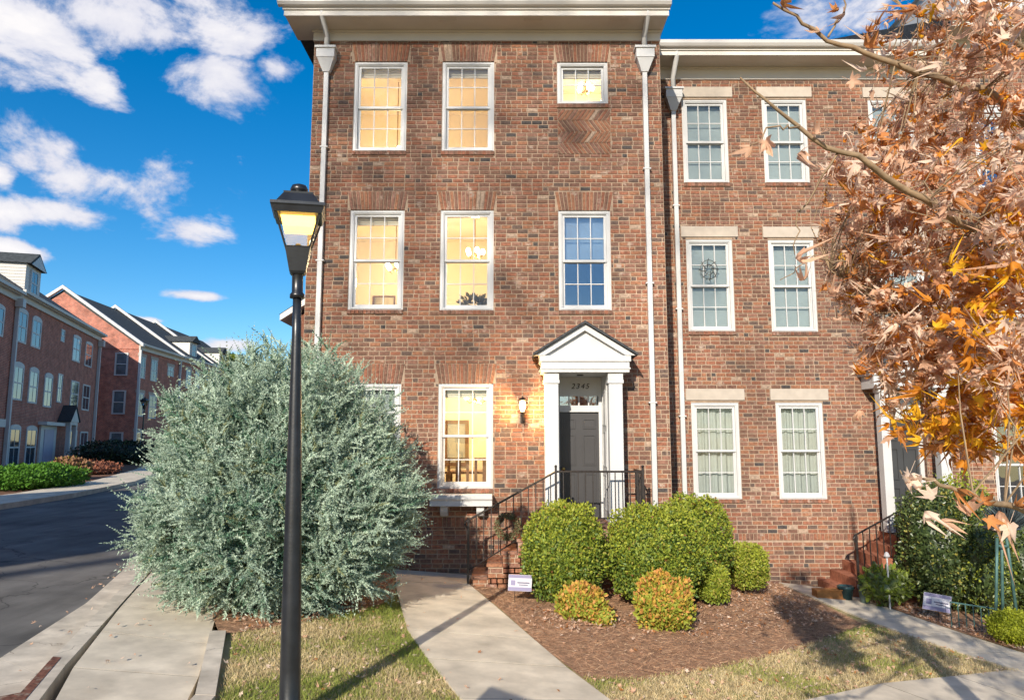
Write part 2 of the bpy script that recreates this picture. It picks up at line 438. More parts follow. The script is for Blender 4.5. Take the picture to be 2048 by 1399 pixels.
# pine straw bed
MULP = [(-.68, 11.75), (-.16, 10.2), (.40, 8.3), (.72, 7.45), (1.27, 7.55), (2.2, 8.15), (3.15, 8.9), (4.2, 9.9), (5.1, 10.9), (5.07, 12.6), (4.97, 13.85), (2.8, 13.85), (2.8, 12.4), (-.68, 12.4)]
mulch = sheet('mulch_bed', MULP, MULCH, .004)
MUL2 = [(6.08, 13.5), (6.2, 12.4), (6.34, 11.55), (6.52, 10.65), (6.75, 9.85), (7.6, 10.1), (10, 10.8), (13, 11.5), (13, 13.8), (6.1, 13.8)]
sheet('mulch_bed', MUL2, MULCH, .004)
MUL3 = [(-3.12, 8.02), (-2.5, 8.7), (-1.75, 9.9), (-1.66, 10.6), (-1.82, 11.4), (-1.97, 12.4), (-4.7, 12.4), (-4.33, 10.93), (-3.48, 8.7)]
sheet('mulch_bed', MUL3, MULCH, .004)

# rusty storm-drain inlet in the kerb
dr = thing('storm_drain', 'rusty iron storm drain inlet set into the kerb at lower left', 'drain', (-3.7, 5.6, gz(-3.7) - .14))
zk = lambda x, d: gz(x) + d
m_ = MB(); m_.prism([(-3.42, 4.5, zk(-3.4, -.12)), (-4.28, 6.95, zk(-4.28, -.12)), (-4.235, 6.95, zk(-4.2, .006)), (-3.37, 4.5, zk(-3.3, .006))], (.035, .01, 0)); m_.build('inlet_face', RUST, dr)
m_ = MB(); m_.prism([(-3.36, 4.42, zk(-3.36, .007)), (-4.235, 6.95, zk(-4.23, .007)), (-4.155, 6.94, zk(-4.15, .007)), (-3.275, 4.42, zk(-3.27, .007))], (0, 0, .003)); m_.build('inlet_plate', RUST, dr)
m_ = MB(); m_.prism([(-3.85, 4.5, zk(-3.7, -.118)), (-4.32, 6.15, zk(-4.3, -.118)), (-4.12, 6.4, zk(-4.1, -.118)), (-3.46, 4.5, zk(-3.4, -.118))], (0, 0, .008)); m_.build('grate_frame', RUST, dr)


# ------------------------------------------------------------------ brick walls
BRICK_L, COURSE, JT = .192, .0785, .0145


def sub_intervals(a, b, cuts):
    iv = [(a, b)]
    for c0, c1 in cuts:
        nv = []
        for p, q in iv:
            if c1 <= p or c0 >= q: nv.append((p, q)); continue
            if c0 > p: nv.append((p, c0))
            if c1 < q: nv.append((c1, q))
        iv = nv
    return iv


def brick_list(x0, x1, z0, z1, excl, zb=0., colour_fn=None):
    """bricks of a running-bond panel as (xa, xb, za, zb, palette, whole)"""
    out = []; k0 = math.floor((z0 - zb) / COURSE); k1 = math.ceil((z1 - zb) / COURSE)
    for k in range(k0, k1):
        ca, cb = max(z0, zb + k * COURSE), min(z1, zb + (k + 1) * COURSE)
        if cb - ca < .03: continue
        ov = [r for r in excl if r[2] < cb - 1e-4 and r[3] > ca + 1e-4]
        xs = sorted({x0, x1} | {min(max(e, x0), x1) for r in ov for e in r[:2]}); runs = []
        for a, b in zip(xs, xs[1:]):
            if b - a < 1e-5: continue
            fa, fb = ca, cb
            for r in ov:
                if r[0] < b - 1e-5 and r[1] > a + 1e-5:
                    if r[2] <= fa + 1e-4: fa = max(fa, r[3])
                    else: fb = min(fb, r[2])
            if fb - fa < .028: continue
            if runs and abs(runs[-1][1] - a) < 1e-5 and runs[-1][2:] == [fa, fb]: runs[-1][1] = b
            else: runs.append([a, b, fa, fb])
        for a, b, ea, eb in runs:
            rr = random.Random(k * 7919 + int(x0 * 100)); x = x0 - BRICK_L + (k % 2) * BRICK_L / 2 + rr.uniform(-.012, .012)
            while x < b:
                L_ = BRICK_L if rr.random() > .13 else BRICK_L / 2
                pa, pb = max(x, a), min(x + L_, b)
                pal = int(rng.choice(8, p=BW))
                if L_ < BRICK_L and rr.random() < .16: pal = 6 if rr.random() < .4 else 4
                if pb - pa > .03: out.append((pa + JT / 2, pb - JT / 2, ea + JT / 2, eb - JT / 2, pal, pb - pa > BRICK_L - .005 and eb - ea > COURSE - .002))
                x += L_
    return out


def frustum(mb, xa, xb, za, zb, y, d, mi, ins=.003):
    """one brick standing d proud of y + d"""
    i = len(mb.v)
    mb.v += [(xa, y + d, za), (xb, y + d, za), (xb, y + d, zb), (xa, y + d, zb), (xa + ins, y, za + ins), (xb - ins, y, za + ins), (xb - ins, y, zb - ins), (xa + ins, y, zb - ins)]
    for f in ((4, 5, 6, 7), (0, 1, 5, 4), (1, 2, 6, 5), (2, 3, 7, 6), (3, 0, 4, 7)):
        mb.f.append(tuple(i + k for k in f)); mb.m.append(mi)


UNIT = {}


def unit_brick(l, h, pal):
    k = (round(l, 3), round(h, 3), pal)
    if k not in UNIT:
        m = MB(); frustum(m, -l / 2, l / 2, -h / 2, h / 2, 0, .014, 0); UNIT[k] = m.mesh('brick', BRK[pal])
    return UNIT[k]


def brick_wall(house, x0, x1, z0, z1, Y, openings, extra, near, n_single=290, zb=0., name='wall', ymax=.25, avoid=None, inner=True):
    """mortar backing with reveals, single bricks nearest `near`, remaining bricks as one mass"""
    xs = sorted({x0, x1} | {e for o in openings for e in o[:2]}); zs = sorted({z0, z1} | {e for o in openings for e in o[2:]})
    m = MB(); yb = Y + .011
    for a, b in zip(xs, xs[1:]):
        for c, d in zip(zs, zs[1:]):
            if any(o[0] <= a + 1e-6 and o[1] >= b - 1e-6 and o[2] <= c + 1e-6 and o[3] >= d - 1e-6 for o in openings): continue
            m.quad((a, yb, c), (b, yb, c), (b, yb, d), (a, yb, d), 0)
            if inner: m.quad((b, Y + ymax, c), (a, Y + ymax, c), (a, Y + ymax, d), (b, Y + ymax, d), 1)
    for (a, b, c, d) in openings:
        for p, q, r_, s_ in (((a, c), (a, d), 0, 0), ((b, d), (b, c), 0, 0), ((a, d), (b, d), 0, 0), ((b, c), (a, c), 0, 0)):
            m.quad((p[0], yb, p[1]), (q[0], yb, q[1]), (q[0], Y + ymax, q[1]), (p[0], Y + ymax, p[1]), 2)
    for (p, q) in (((x0, z0), (x0, z1)), ((x1, z1), (x1, z0)), ((x0, z1), (x1, z1))):
        m.quad((p[0], yb, p[1]), (q[0], yb, q[1]), (q[0], Y + ymax, q[1]), (p[0], Y + ymax, p[1]), 2)
    wall = m.build(name, [MORTAR, DRYWALL, BRK[2]], house)
    bl = brick_list(x0, x1, z0, z1, openings + extra, zb)
    cand = sorted((i for i, b in enumerate(bl) if b[5] and not (avoid and avoid((b[0] + b[1]) / 2, (b[2] + b[3]) / 2))),
                  key=lambda i: math.hypot((bl[i][0] + bl[i][1]) / 2 - near[0], (bl[i][2] + bl[i][3]) / 2 - near[1]))
    single = set(cand[:n_single]); rest = MB()
    for i, b in enumerate(bl):
        dy = random.uniform(-.0025, .0025)
        if i in single: link('brick', unit_brick(b[1] - b[0], b[3] - b[2], b[4]), wall, ((b[0] + b[1]) / 2, Y + dy, (b[2] + b[3]) / 2))
        else: frustum(rest, b[0], b[1], b[2], b[3], Y + dy, .014, b[4])
    if rest.f: rest.build('brickwork', BRK, wall)['kind'] = 'stuff'
    return wall


def jack_arch(house, xa, xb, z0, z1, Y, n=15, splay=.06):
    a = MB(); a.quad((xa - splay, Y + .012, z0), (xb + splay, Y + .012, z0), (xb + splay, Y + .012, z1), (xa - splay, Y + .012, z1))
    arch = a.build('brick_arch', MORTAR, house)
    for k in range(n):
        t0, t1 = k / n, (k + 1) / n; g = .0078
        lb, rb = xa + (xb - xa) * t0 + g, xa + (xb - xa) * t1 - g
        lt, rt = xa - splay + (xb - xa + 2 * splay) * t0 + g, xa - splay + (xb - xa + 2 * splay) * t1 - g
        m = MB(); y0 = Y - .004 + random.uniform(-.002, .002)
        m.prism([(lb, y0, z0 + .002), (rb, y0, z0 + .002), (rt, y0, z1 - .004), (lt, y0, z1 - .004)], (0, .014, 0))
        m.build('brick', BRK[int(rng.choice([0, 1, 2, 3, 5, 7], p=[.25, .26, .18, .22, .04, .05]))], arch)


PANES = {}


def pane_mesh(w, h, g):
    k = (round(w, 3), round(h, 3), g.name)
    if k not in PANES:
        m = MB(); m.box(-w / 2, w / 2, -.002, .002, -h / 2, h / 2); PANES[k] = m.mesh('pane', g)
    return PANES[k]


def rect_frame(m, x0, x1, y0, y1, z0, z1, t, tb=None, mi=0):
    tb = tb or t
    m.box(x0, x0 + t, y0, y1, z0, z1, mi); m.box(x1 - t, x1, y0, y1, z0, z1, mi)
    m.box(x0 + t, x1 - t, y0, y1, z1 - t, z1, mi); m.box(x0 + t, x1 - t, y0, y1, z0, z0 + tb, mi)


def window(house, x0, x1, z0, z1, Y, sashes=2, cols=3, rows=2, paint=None, g=None, cover=None, cov_y=.17, low_cover=True):
    paint = paint or WHITE; g = g or GLASS
    m = MB(); ci = .068
    rect_frame(m, x0, x1, Y + .025, Y + .075, z0, z1, ci, .05); rect_frame(m, x0 + .028, x1 - .028, Y + .012, Y + .025, z0 + .02, z1 - .028, .022)
    rect_frame(m, x0 + .004, x1 - .004, Y + .075, Y + .2, z0 + .004, z1 - .004, .085, .055)
    W = m.build('window', paint, house)
    ix0, ix1, iz0, iz1 = x0 + ci, x1 - ci, z0 + .05, z1 - ci; mid = (iz0 + iz1) / 2
    spans = [(mid - .018, iz1, .052, .088), (iz0, mid + .018, .094, .13)] if sashes == 2 else [(iz0, iz1, .07, .11)]
    for (a, b, ya, yb) in spans:
        s = MB(); st = .045; ya += Y; yb += Y
        rect_frame(s, ix0 + .002, ix1 - .002, ya, yb, a, b, st, .042 if b == iz1 else .06)
        gx0, gx1, gz0, gz1 = ix0 + st + .002, ix1 - st - .002, a + (.042 if b == iz1 else .06), b - st
        ym = (ya + yb) / 2
        for c in range(1, cols):
            x = gx0 + (gx1 - gx0) * c / cols; s.box(x - .008, x + .008, ym - .012, ym + .006, gz0, gz1)
        for r_ in range(1, rows):
            z = gz0 + (gz1 - gz0) * r_ / rows; s.box(gx0, gx1, ym - .0125, ym + .0065, z - .008, z + .008)
        s.build('sash', paint, W)
        pw, ph = (gx1 - gx0) / cols, (gz1 - gz0) / rows
        for c in range(cols):
            for r_ in range(rows):
                link('pane', pane_mesh(pw - .002, ph - .002, g), W, (gx0 + pw * (c + .5), ym + .009, gz0 + ph * (r_ + .5)))
    if cover == 'blind':
        b = MB(); n = int((iz1 - iz0) / .028)
        zlow = iz0 if low_cover else mid
        for k in range(n):
            z = iz1 - k * .028
            if z - .028 < zlow: break
            b.prism([(ix0, Y + cov_y, z), (ix1, Y + cov_y, z), (ix1, Y + cov_y + .012, z - .0255), (ix0, Y + cov_y + .012, z - .0255)], (0, .002, 0))
        b.build('blind', BLIND, W)
    if cover == 'curtain':
        b = MB(); n = 46; ph = random.uniform(0, 6)
        prev = None
        for k in range(n + 1):
            t = k / n; x = ix0 - .02 + (ix1 - ix0 + .04) * t; y = Y + cov_y + .03 + .022 * math.sin(ph + t * 26) + .012 * math.sin(ph * 2 + t * 61)
            if prev: b.quad((prev[0], prev[1], iz0), (x, y, iz0), (x, y, iz1 - .05 - .03 * math.sin(t * 9 + ph)), (prev[0], prev[1], iz1 - .05 - .03 * math.sin((t - 1 / n) * 9 + ph)))
            prev = (x, y)
        b.build('curtain', CURTAIN, W, smooth=True)
        for zz in (mid - .10, mid + (iz1 - mid) * .42, iz0 + (mid - iz0) * .42):
            pass
    if cover == 'valance':
        b = MB(); b.box(ix0, ix1, Y + cov_y, Y + cov_y + .03, iz1 - .17, iz1 + .02); b.box(ix0, ix1, Y + cov_y - .01, Y + cov_y, iz1 - .12, iz1 + .02)
        b.build('raised_shade', mat('roman_shade', (.52, .45, .36), .9, .05, 6), W)
    return W


def brick_sill(house, x0, x1, z, Y, h=.075):
    m = MB(); m.box(x0, x1, Y - .006, Y + .05, z - h, z - .004, 0); n = round((x1 - x0) / .072)
    for k in range(n):
        a = x0 + (x1 - x0) * k / n; b = x0 + (x1 - x0) * (k + 1) / n
        m.box(a + .004, b - .004, Y - .022, Y + .04, z - h + .004, z - .001, 1 + int(rng.integers(0, 3)))
    m.build('sill', [MORTAR, BRK[0], BRK[2], BRK[3]], house)


def room(house, x0, x1, y0, y1, z0, z1, m_wall, name='room'):
    m = MB()
    m.quad((x0, y1, z0), (x1, y1, z0), (x1, y1, z1), (x0, y1, z1)); m.quad((x0, y0, z0), (x0, y1, z0), (x0, y1, z1), (x0, y0, z1))
    m.quad((x1, y1, z0), (x1, y0, z0), (x1, y0, z1), (x1, y1, z1)); m.quad((x0, y0, z1), (x1, y0, z1), (x1, y1, z1), (x0, y1, z1))
    m.quad((x0, y0, z0), (x1, y0, z0), (x1, y1, z0), (x0, y1, z0), 1)
    return m.build(name, [m_wall, mat('room_floor', (.22, .13, .07), .6, .15, 4)], house)


def lamp(name, loc, watts, col=(1, .73, .40), r=.08):
    l = bpy.data.lights.new(name, 'POINT'); l.energy = watts; l.color = col; l.shadow_soft_size = r
    return link(name, l, None, loc)


def downspout(house, x, zg, Yw, ztop, zhead, Yf):
    m = MB(); w = .043
    m.box(x - w, x + w, Yw - .085, Yw - .012, zg, zhead - .22)
    for z in np.arange(zg + 1.0, zhead - .6, 2.1): m.box(x - w - .03, x + w + .03, Yw - .090, Yw - .006, z, z + .03)
    d = m.build('downspout', WHITE, house, bevel=.008)
    h = MB(); a, b = .165, .095
    h.prism([(x - a, Yw - .19, zhead), (x + a, Yw - .19, zhead), (x + a, Yw - .19, zhead + .17), (x - a, Yw - .19, zhead + .17)], (0, .183, 0))
    h.box(x - a - .025, x + a + .025, Yw - .215, Yw - .004, zhead + .17, zhead + .21)
    i = len(h.v); h.v += [(x - a + .01, Yw - .18, zhead), (x + a - .01, Yw - .18, zhead), (x + a - .01, Yw - .008, zhead), (x - a + .01, Yw - .008, zhead),
                          (x - .06, Yw - .10, zhead - .24), (x + .06, Yw - .10, zhead - .24), (x + .06, Yw - .009, zhead - .24), (x - .06, Yw - .009, zhead - .24)]
    for f in ((0, 1, 5, 4), (1, 2, 6, 5), (2, 3, 7, 6), (3, 0, 4, 7), (4, 5, 6, 7)): h.f.append(tuple(i + k for k in f)); h.m.append(0)
    h.build('leader_head', WHITE, d)
    e = MB(); e.tube([(x, Yf + .06, ztop), (x, Yf + .06, ztop - .12), (x, Yw - .11, zhead + .45), (x, Yw - .1, zhead + .14)], .05, 8); e.build('elbow', WHITE, d, smooth=True)


def cornice(house, x0, x1, Yw, Yf, zf0, zf1, ztop, xl, xr, depth):
    """frieze board, soffit box and gutter of the eave; xl / xr = overhang"""
    m = MB(); m.box(x0 - .012, x1 + .012, Yw - .03, Yw + .1, zf0, zf1); m.box(x0 - .03, x1 + .03, Yw - .055, Yw + .08, zf1 - .045, zf1 - .002); m.build('frieze', TRIM, house)
    m = MB(); m.box(x0 - xl, x1 + xr, Yf, Yw + .3, zf1, zf1 + .03); 
    m.build('soffit', SOFFIT, house)
    m = MB(); m.box(x0 - xl - .01, x1 + xr + .01, Yf - .022, Yf, zf1 - .012, ztop - .10); m.box(x0 - xl - .03, x1 + xr + .03, Yf - .05, Yf - .022, ztop - .16, ztop - .08); m.build('fascia', TRIM, house)
    pr = [(Yf - .05, ztop - .12), (Yf - .12, ztop - .11), (Yf - .15, ztop - .06), (Yf - .16, ztop), (Yf - .145, ztop), (Yf - .135, ztop - .05), (Yf - .05, ztop - .09)]
    m = MB(); m.prism([(x0 - xl - .1, y, z) for y, z in pr], (x1 + xr - x0 + xl + .14, 0, 0)); m.build('gutter', mat('gutter_metal', (.55, .53, .50), .4, .03, 2, metal=.2), house)


# =================================================================== HOUSE 1 (corner house)
Y1 = 12.5; HX0, HX1 = -3.66, 2.73
h1 = thing('townhouse', 'three storey brick corner townhouse with lit windows and white pedimented entry', 'house', (-.46, Y1, 0))
XC = [(-2.90, -1.93), (-1.28, -.33), (.83, 1.76)]
W1 = [(*XC[0], 7.50, 9.23), (*XC[1], 7.50, 9.23), (XC[2][0], XC[2][1], 8.40, 9.22),
      (*XC[0], 4.58, 6.40), (*XC[1], 4.57, 6.40), (*XC[2], 4.57, 6.39), (*XC[0], 1.48, 3.28), (*XC[1], 1.48, 3.28)]
DOOR_OP = (.72, 1.68, .95, 3.50)
ARCH = [(w[0], w[1], w[3], w[3] + (.37 if w[3] > 9 else .345)) for w in W1]
HERR = (.84, 1.79, 7.45, 8.30)
SOLD = (HX0, HX1, .835, 1.005)
ex = [(a[0] - .05, a[1] + .05, a[2], a[3]) for a in ARCH] + [HERR] + [(w[0], w[1], w[2] - .075, w[2]) for w in W1] + [SOLD]
avoid1 = lambda x, z: (x < -.38 and z < 4.3) or z < 1.4 or x < -3.3 or (.45 < x < 2.1 and z < 4.3)
wall1 = brick_wall(h1, HX0, HX1, -.25, 9.64, Y1, W1 + [DOOR_OP], ex, (.2, 3.4), avoid=avoid1)
for a in ARCH: jack_arch(h1, *a, Y1)
# soldier course
m_ = MB(); x = HX0
while x < HX1 - .05:
    if not (.72 < x + .07 and x < 1.68):
        frustum(m_, x + .005, x + .070, SOLD[2] + .005, SOLD[3] - .005, Y1 - .003, .014, int(rng.choice(8, p=BW)))
    x += .075
m_.build('soldier_course', BRK, wall1)['kind'] = 'stuff'
for w in W1: brick_sill(h1, w[0] - .01, w[1] + .01, w[2], Y1)
# herringbone panel under the small window
m_ = MB(); m_.quad((HERR[0], Y1 + .010, HERR[2]), (HERR[1], Y1 + .010, HERR[2]), (HERR[1], Y1 + .010, HERR[3]), (HERR[0], Y1 + .010, HERR[3]))
hp = m_.build('herringbone_panel', MORTAR, h1); nrow, pit, lean = 4, .079, .145; rh = (HERR[3] - HERR[2]) / nrow
for r_ in range(nrow):
    za, zb_ = HERR[2] + r_ * rh + .004, HERR[2] + (r_ + 1) * rh - .004; sl = lean if r_ % 2 else -lean
    for k in range(-2, 15):
        xa = HERR[0] + k * pit + (0 if r_ % 2 else lean); pts = []
        quad = [(xa + .010, za), (xa + pit - .010, za), (xa + pit - .010 + sl, zb_), (xa + .010 + sl, zb_)]
        # clip the leaning brick to the panel sides
        for side_x, keep_gt in ((HERR[0], True), (HERR[1], False)):
            nq = []
            for (p, q) in zip(quad, quad[1:] + quad[:1]):
                ip = (p[0] >= side_x) == keep_gt; iq = (q[0] >= side_x) == keep_gt
                if ip: nq.append(p)
                if ip != iq: t = (side_x - p[0]) / (q[0] - p[0]); nq.append((side_x, p[1] + (q[1] - p[1]) * t))
            quad = nq
            if not quad: break
        if len(quad) < 3 or max(p[0] for p in quad) - min(p[0] for p in quad) < .03: continue
        m_ = MB(); m_.prism([(p[0], Y1 - .003, p[1]) for p in quad], (0, .012, 0)); m_.build('brick', BRK[int(rng.choice([0, 1, 2, 3, 7], p=[.24, .34, .08, .28, .06]))], hp)
# windows
window(h1, *W1[0], Y1, cover='valance'); window(h1, *W1[1], Y1, cover='valance'); window(h1, *W1[2], Y1, sashes=1, cover='valance')
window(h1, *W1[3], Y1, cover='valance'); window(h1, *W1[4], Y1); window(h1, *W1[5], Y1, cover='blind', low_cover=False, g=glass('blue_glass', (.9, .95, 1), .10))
window(h1, *W1[6], Y1, cover='blind'); window(h1, *W1[7], Y1, cover='valance')
# rooms behind the lit windows
yi = Y1 + .252
room(h1, -3.45, -.05, yi, 15.6, 6.95, 9.66, DRYWALL); room(h1, .35, 2.5, yi, 14.6, 6.95, 9.66, DRYWALL)
room(h1, -3.45, -.05, yi, 15.8, 3.85, 6.75, DRYWALL); room(h1, .35, 2.5, yi, 15.5, 3.85, 6.75, mat('sky_reflection_room', (.03, .09, .22), .8, .1, 1))  # sky reflection of the lower panes put into the blue wall colour
room(h1, -3.45, -1.72, yi, 15.8, .95, 3.62, GREYROOM); room(h1, -1.70, .30, yi, 16.0, .95, 3.62, DRYWALL)
# shell
m_ = MB()
m_.box(HX0, HX0 + .2, Y1 + .252, 23, -.25, 9.66); m_.box(HX1 - .2, HX1, Y1 + .252, 23, -.3, 9.66); m_.box(HX0 + .2, HX1 - .2, 22.8, 23, -.3, 9.66)
m_.build('side_wall', mat('far_brick_plain', (.19, .08, .05), .9, .25, 20, bump=.3), h1)
cornice(h1, HX0, HX1, Y1, 12.0, 9.62, 9.82, 10.07, .40, .06, 10)
m_ = MB(); rx0, rx1 = HX0 - .45, HX1 + .1
m_.prism([(rx0, 11.95, 9.99), (rx0, 17.7, 11.2), (rx0, 23.4, 9.99)], (rx1 - rx0, 0, 0)); m_.build('roof', SHINGLE, h1)
for k in range(4):
    m_ = MB(); x = -2.9 + k * 1.55; m_.box(x, x + .36, 12.1, 12.3, 9.812, 9.819)
    for j in range(10): m_.box(x + .02 + j * .033, x + .035 + j * .033, 12.12, 12.28, 9.806, 9.813)
    m_.build('soffit_vent', SOFFIT, h1)
downspout(h1, -3.40, .24, Y1, 9.95, 9.22, 11.95); downspout(h1, 2.43, -.17, Y1, 9.95, 9.22, 11.95)

# entry: projecting portico
for (a, b) in ((.545, .775), (1.615, 1.845)):
    m_ = MB()
    m_.box(a, b, 12.0, 12.23, 1.12, 3.24); m_.box(a - .02, b + .02, 11.98, 12.25, .955, 1.12); m_.box(a - .02, b + .02, 11.98, 12.25, 3.24, 3.30); m_.box(a - .012, b + .012, 11.988, 12.242, 3.30, 3.42)
    m_.build('column', WHITE, h1, bevel=.006)
m_ = MB()      # panelled cheeks between column and door
for s, xin, xout in ((-1, .79, .60), (1, 1.60, 1.79)):
    m_.box(min(xin, xout), max(xin, xout), 12.232, 12.88, .955, 3.42)
    for (a, b) in ((1.12, 1.72), (1.85, 2.45), (2.55, 3.15)):
        xf = xin - s * .004
        for (ya, yb, za, zb) in ((12.32, 12.345, a, b), (12.70, 12.725, a, b), (12.345, 12.70, a, a + .025), (12.345, 12.70, b - .025, b)):
            m_.box(min(xf, xf + s * .02) - .004, max(xf, xf + s * .02), ya, yb, za, zb)
m_.build('entry_panelling', WHITE, h1)
m_ = MB(); m_.box(.485, 1.96, 11.94, 12.49, 3.42, 3.665); m_.box(.46, 1.985, 11.915, 12.49, 3.60, 3.70); m_.box(.47, 1.975, 11.925, 12.49, 3.47, 3.50)
m_.build('entablature', WHITE, h1, bevel=.005)
ax, az = 1.22, 4.22
m_ = MB(); m_.prism([(.45, 11.98, 3.702), (1.99, 11.98, 3.702), (ax, 11.98, az - .03)], (0, .5, 0)); 
for s in (-1, 1):     # raking cornice
    e = ax + s * .845
    m_.prism([(e, 11.90, 3.70), (e - s * .17, 11.90, 3.702), (ax, 11.90, az - .10), (ax, 11.90, az + .01)], (0, .09, 0))
ped = m_.build('pediment', WHITE, h1)
for s in (-1, 1):
    m_ = MB(); e = ax + s * .87
    m_.prism([(e, 11.84, 3.695), (e, 11.84, 3.735), (ax, 11.84, az + .06), (ax, 11.84, az + .015)], (0, .65, 0)); m_.build('porch_roof', SHINGLE, h1)
# recessed wall, transom, door
DY = 12.88
m_ = MB(); m_.box(.79, 1.60, DY, DY + .1, 3.13, 3.42); m_.box(.60, 1.79, 12.23, DY + .1, 3.423, 3.44)
m_.box(.79, .845, DY - .02, DY + .08, .955, 3.13); m_.box(1.545, 1.60, DY - .02, DY + .08, .955, 3.13); m_.box(.845, 1.545, DY - .03, DY + .08, 2.80, 2.915); m_.box(.845, 1.545, DY - .02, DY + .08, 3.085, 3.13)
m_.build('door_frame', WHITE, h1)
tm = MB(); 
for k in range(1, 4): tm.box(.845 + .7 * k / 4 - .011, .845 + .7 * k / 4 + .011, DY, DY + .05, 2.915, 3.085)
tw = tm.build('transom', WHITE, h1)
for k in range(4): link('pane', pane_mesh(.15, .168, GLASSD), tw, (.845 + .7 * (k + .5) / 4, DY + .03, 3.0))
m_ = MB(); m_.box(.85, 1.54, DY + .02, DY + .065, .96, 2.795)
door = m_.build('door', DOORM, h1)
for cx in (1.015, 1.375):
    for (a, b) in ((1.16, 1.72), (1.86, 2.40), (2.50, 2.68)):
        p = MB(); rect_frame(p, cx - .115, cx + .115, DY + .006, DY + .021, a, b, .02); p.prism([(cx - .085, DY + .012, a + .03), (cx + .085, DY + .012, a + .03), (cx + .085, DY + .012, b - .03), (cx - .085, DY + .012, b - .03)], (0, .01, 0)); p.build('door_panel', DOORM, door)
m_ = MB(); m_.lathe([(.012, 0), (.012, .03), (.032, .04), (.034, .06), (.02, .075)], n=12)
kn = m_.build('knob', mat('brass', (.45, .30, .10), .3, .1, 9, metal=1), door, smooth=True, loc=(.905, DY + .02, 1.80)); kn.rotation_euler = (R(90), 0, 0)
m_ = MB(); m_.box(.79, 1.6, DY + .1, DY + 1.5, .95, 3.6); 
m_ = MB(); m_.lathe([(.05, 0), (.06, .01), (.05, .02)], (1.18, 12.4, 3.405), 12); m_.build('ceiling_fixture', IRON, h1)
# house number on the wall over the transom
for k, ch in enumerate('2345'):
    cu = bpy.data.curves.new('digit', 'FONT'); cu.body = ch; cu.size = .135; cu.extrude = .006; cu.shear = .25
    t = bpy.data.objects.new('digit', cu); me = bpy.data.meshes.new_from_object(t); me.name = 'house_number_digit'; me.materials.append(IRON)
    bpy.data.objects.remove(t)
    o = link('house_number_digit', me, h1, (1.055 + k * .085, DY - .010, 3.215)); o.rotation_euler = (R(90), 0, 0)

# stoop: brick landing and five steps climbing from the left
SY = 11.6
m_ = MB(); m_.box(.56, 2.12, SY + .012, 12.488, -.25, .93); 
NST = 5; tr = .235; rise = .95 / NST
for k in range(NST - 1): m_.box(-.62 + tr * k + .012, .56, SY + .012, 12.486, -.1 - .002 * k, rise * (k + 1) - .02)
stoop = m_.build('stoop', MORTAR, h1)
cap = MB(); 
for k in range(11): cap.box(.545 + k * .144, .545 + (k + 1) * .144 - .008, SY - .02, 12.48, .925, .955, int(rng.integers(0, 4)))
cap.build('landing_cap', BRK, stoop)
for k in range(NST - 1):
    c = MB(); xa = -.62 + tr * k
    for j in range(11): c.box(xa - .012, xa + tr + .0, SY - .012 + j * .081, SY - .012 + (j + 1) * .081 - .008, rise * (k + 1) - .045, rise * (k + 1), int(rng.integers(0, 4)))
    c.build('tread', BRK, stoop)
excl = []
for k in range(NST - 1):
    for b in brick_list(-.62 + tr * k, -.62 + tr * (k + 1), -.2, rise * (k + 1) - .046, [], 0):
        pass
prof = lambda x: .92 if x > .545 else rise * (min(NST - 2, int((x + .62) / tr)) + 1) - .046
for b in brick_list(-.62, 2.12, -.2, .92, [(-.62 + tr * k, -.62 + tr * (k + 1), rise * (k + 1) - .046, 2) for k in range(NST - 1)] + [(-.62 + tr * 4, .545, .92, 2)], 0):
    if b[3] < prof(b[0] + .01) + .01: link('brick', unit_brick(b[1] - b[0], b[3] - b[2], [0, 1, 3, 1, 0, 3, 0, 1][b[4]]), stoop, ((b[0] + b[1]) / 2, SY + .001, (b[2] + b[3]) / 2))
# iron railing
rl = MB(); zn, zt = 1.02, 1.80; xn, xt, xe = -.69, .70, 2.09
ry = SY + .06
rl.tube([(xn - .02, ry, zn - .10), (xn - .055, ry, zn - .04), (xn - .04, ry, zn + .0), (xn + .02, ry, zn + .035), (xt, ry, zt), (xe, ry, zt)], .017, 6)
rl.tube([(xn, ry, .27), (xt - .1, ry, 1.05)], .012, 6); rl.tube([(xt, ry, 1.07), (xe, ry, 1.07)], .012, 6)
rl.tube([(xe, ry, zt), (xe, 12.49, zt)], .017, 6); rl.tube([(xe, ry, 1.07), (xe, 12.49, 1.07)], .012, 6)
rail = rl.build('railing', IRON, h1)
for (px, za, zb) in ((xn, .03, zn + .02), (xt, .95, zt + .06), (xe, .95, zt + .06)):
    p = MB(); p.box(px - .018, px + .018, ry - .018, ry + .018, za, zb); p.lathe([(.012, 0), (.026, .02), (.012, .045)], (px, ry, zb), 8); p.build('post', IRON, rail)
x = xn + .125
while x < xt - .05:
    t = (x - xn) / (xt - xn); zb = zn + .03 + (zt - zn - .03) * t; p = MB(); p.box(x - .008, x + .008, ry - .008, ry + .008, .27 + (1.05 - .27) * min(1, (x - xn) / (xt - .1 - xn)), zb); p.build('baluster', IRON, rail); x += .118
x = xt + .12
while x < xe - .05:
    p = MB(); p.box(x - .008, x + .008, ry - .008, ry + .008, 1.07, zt); p.build('baluster', IRON, rail); x += .118
y = ry + .12
while y < 12.45:
    p = MB(); p.box(xe - .008, xe + .008, y - .008, y + .008, 1.07, zt); p.build('baluster', IRON, rail); y += .118
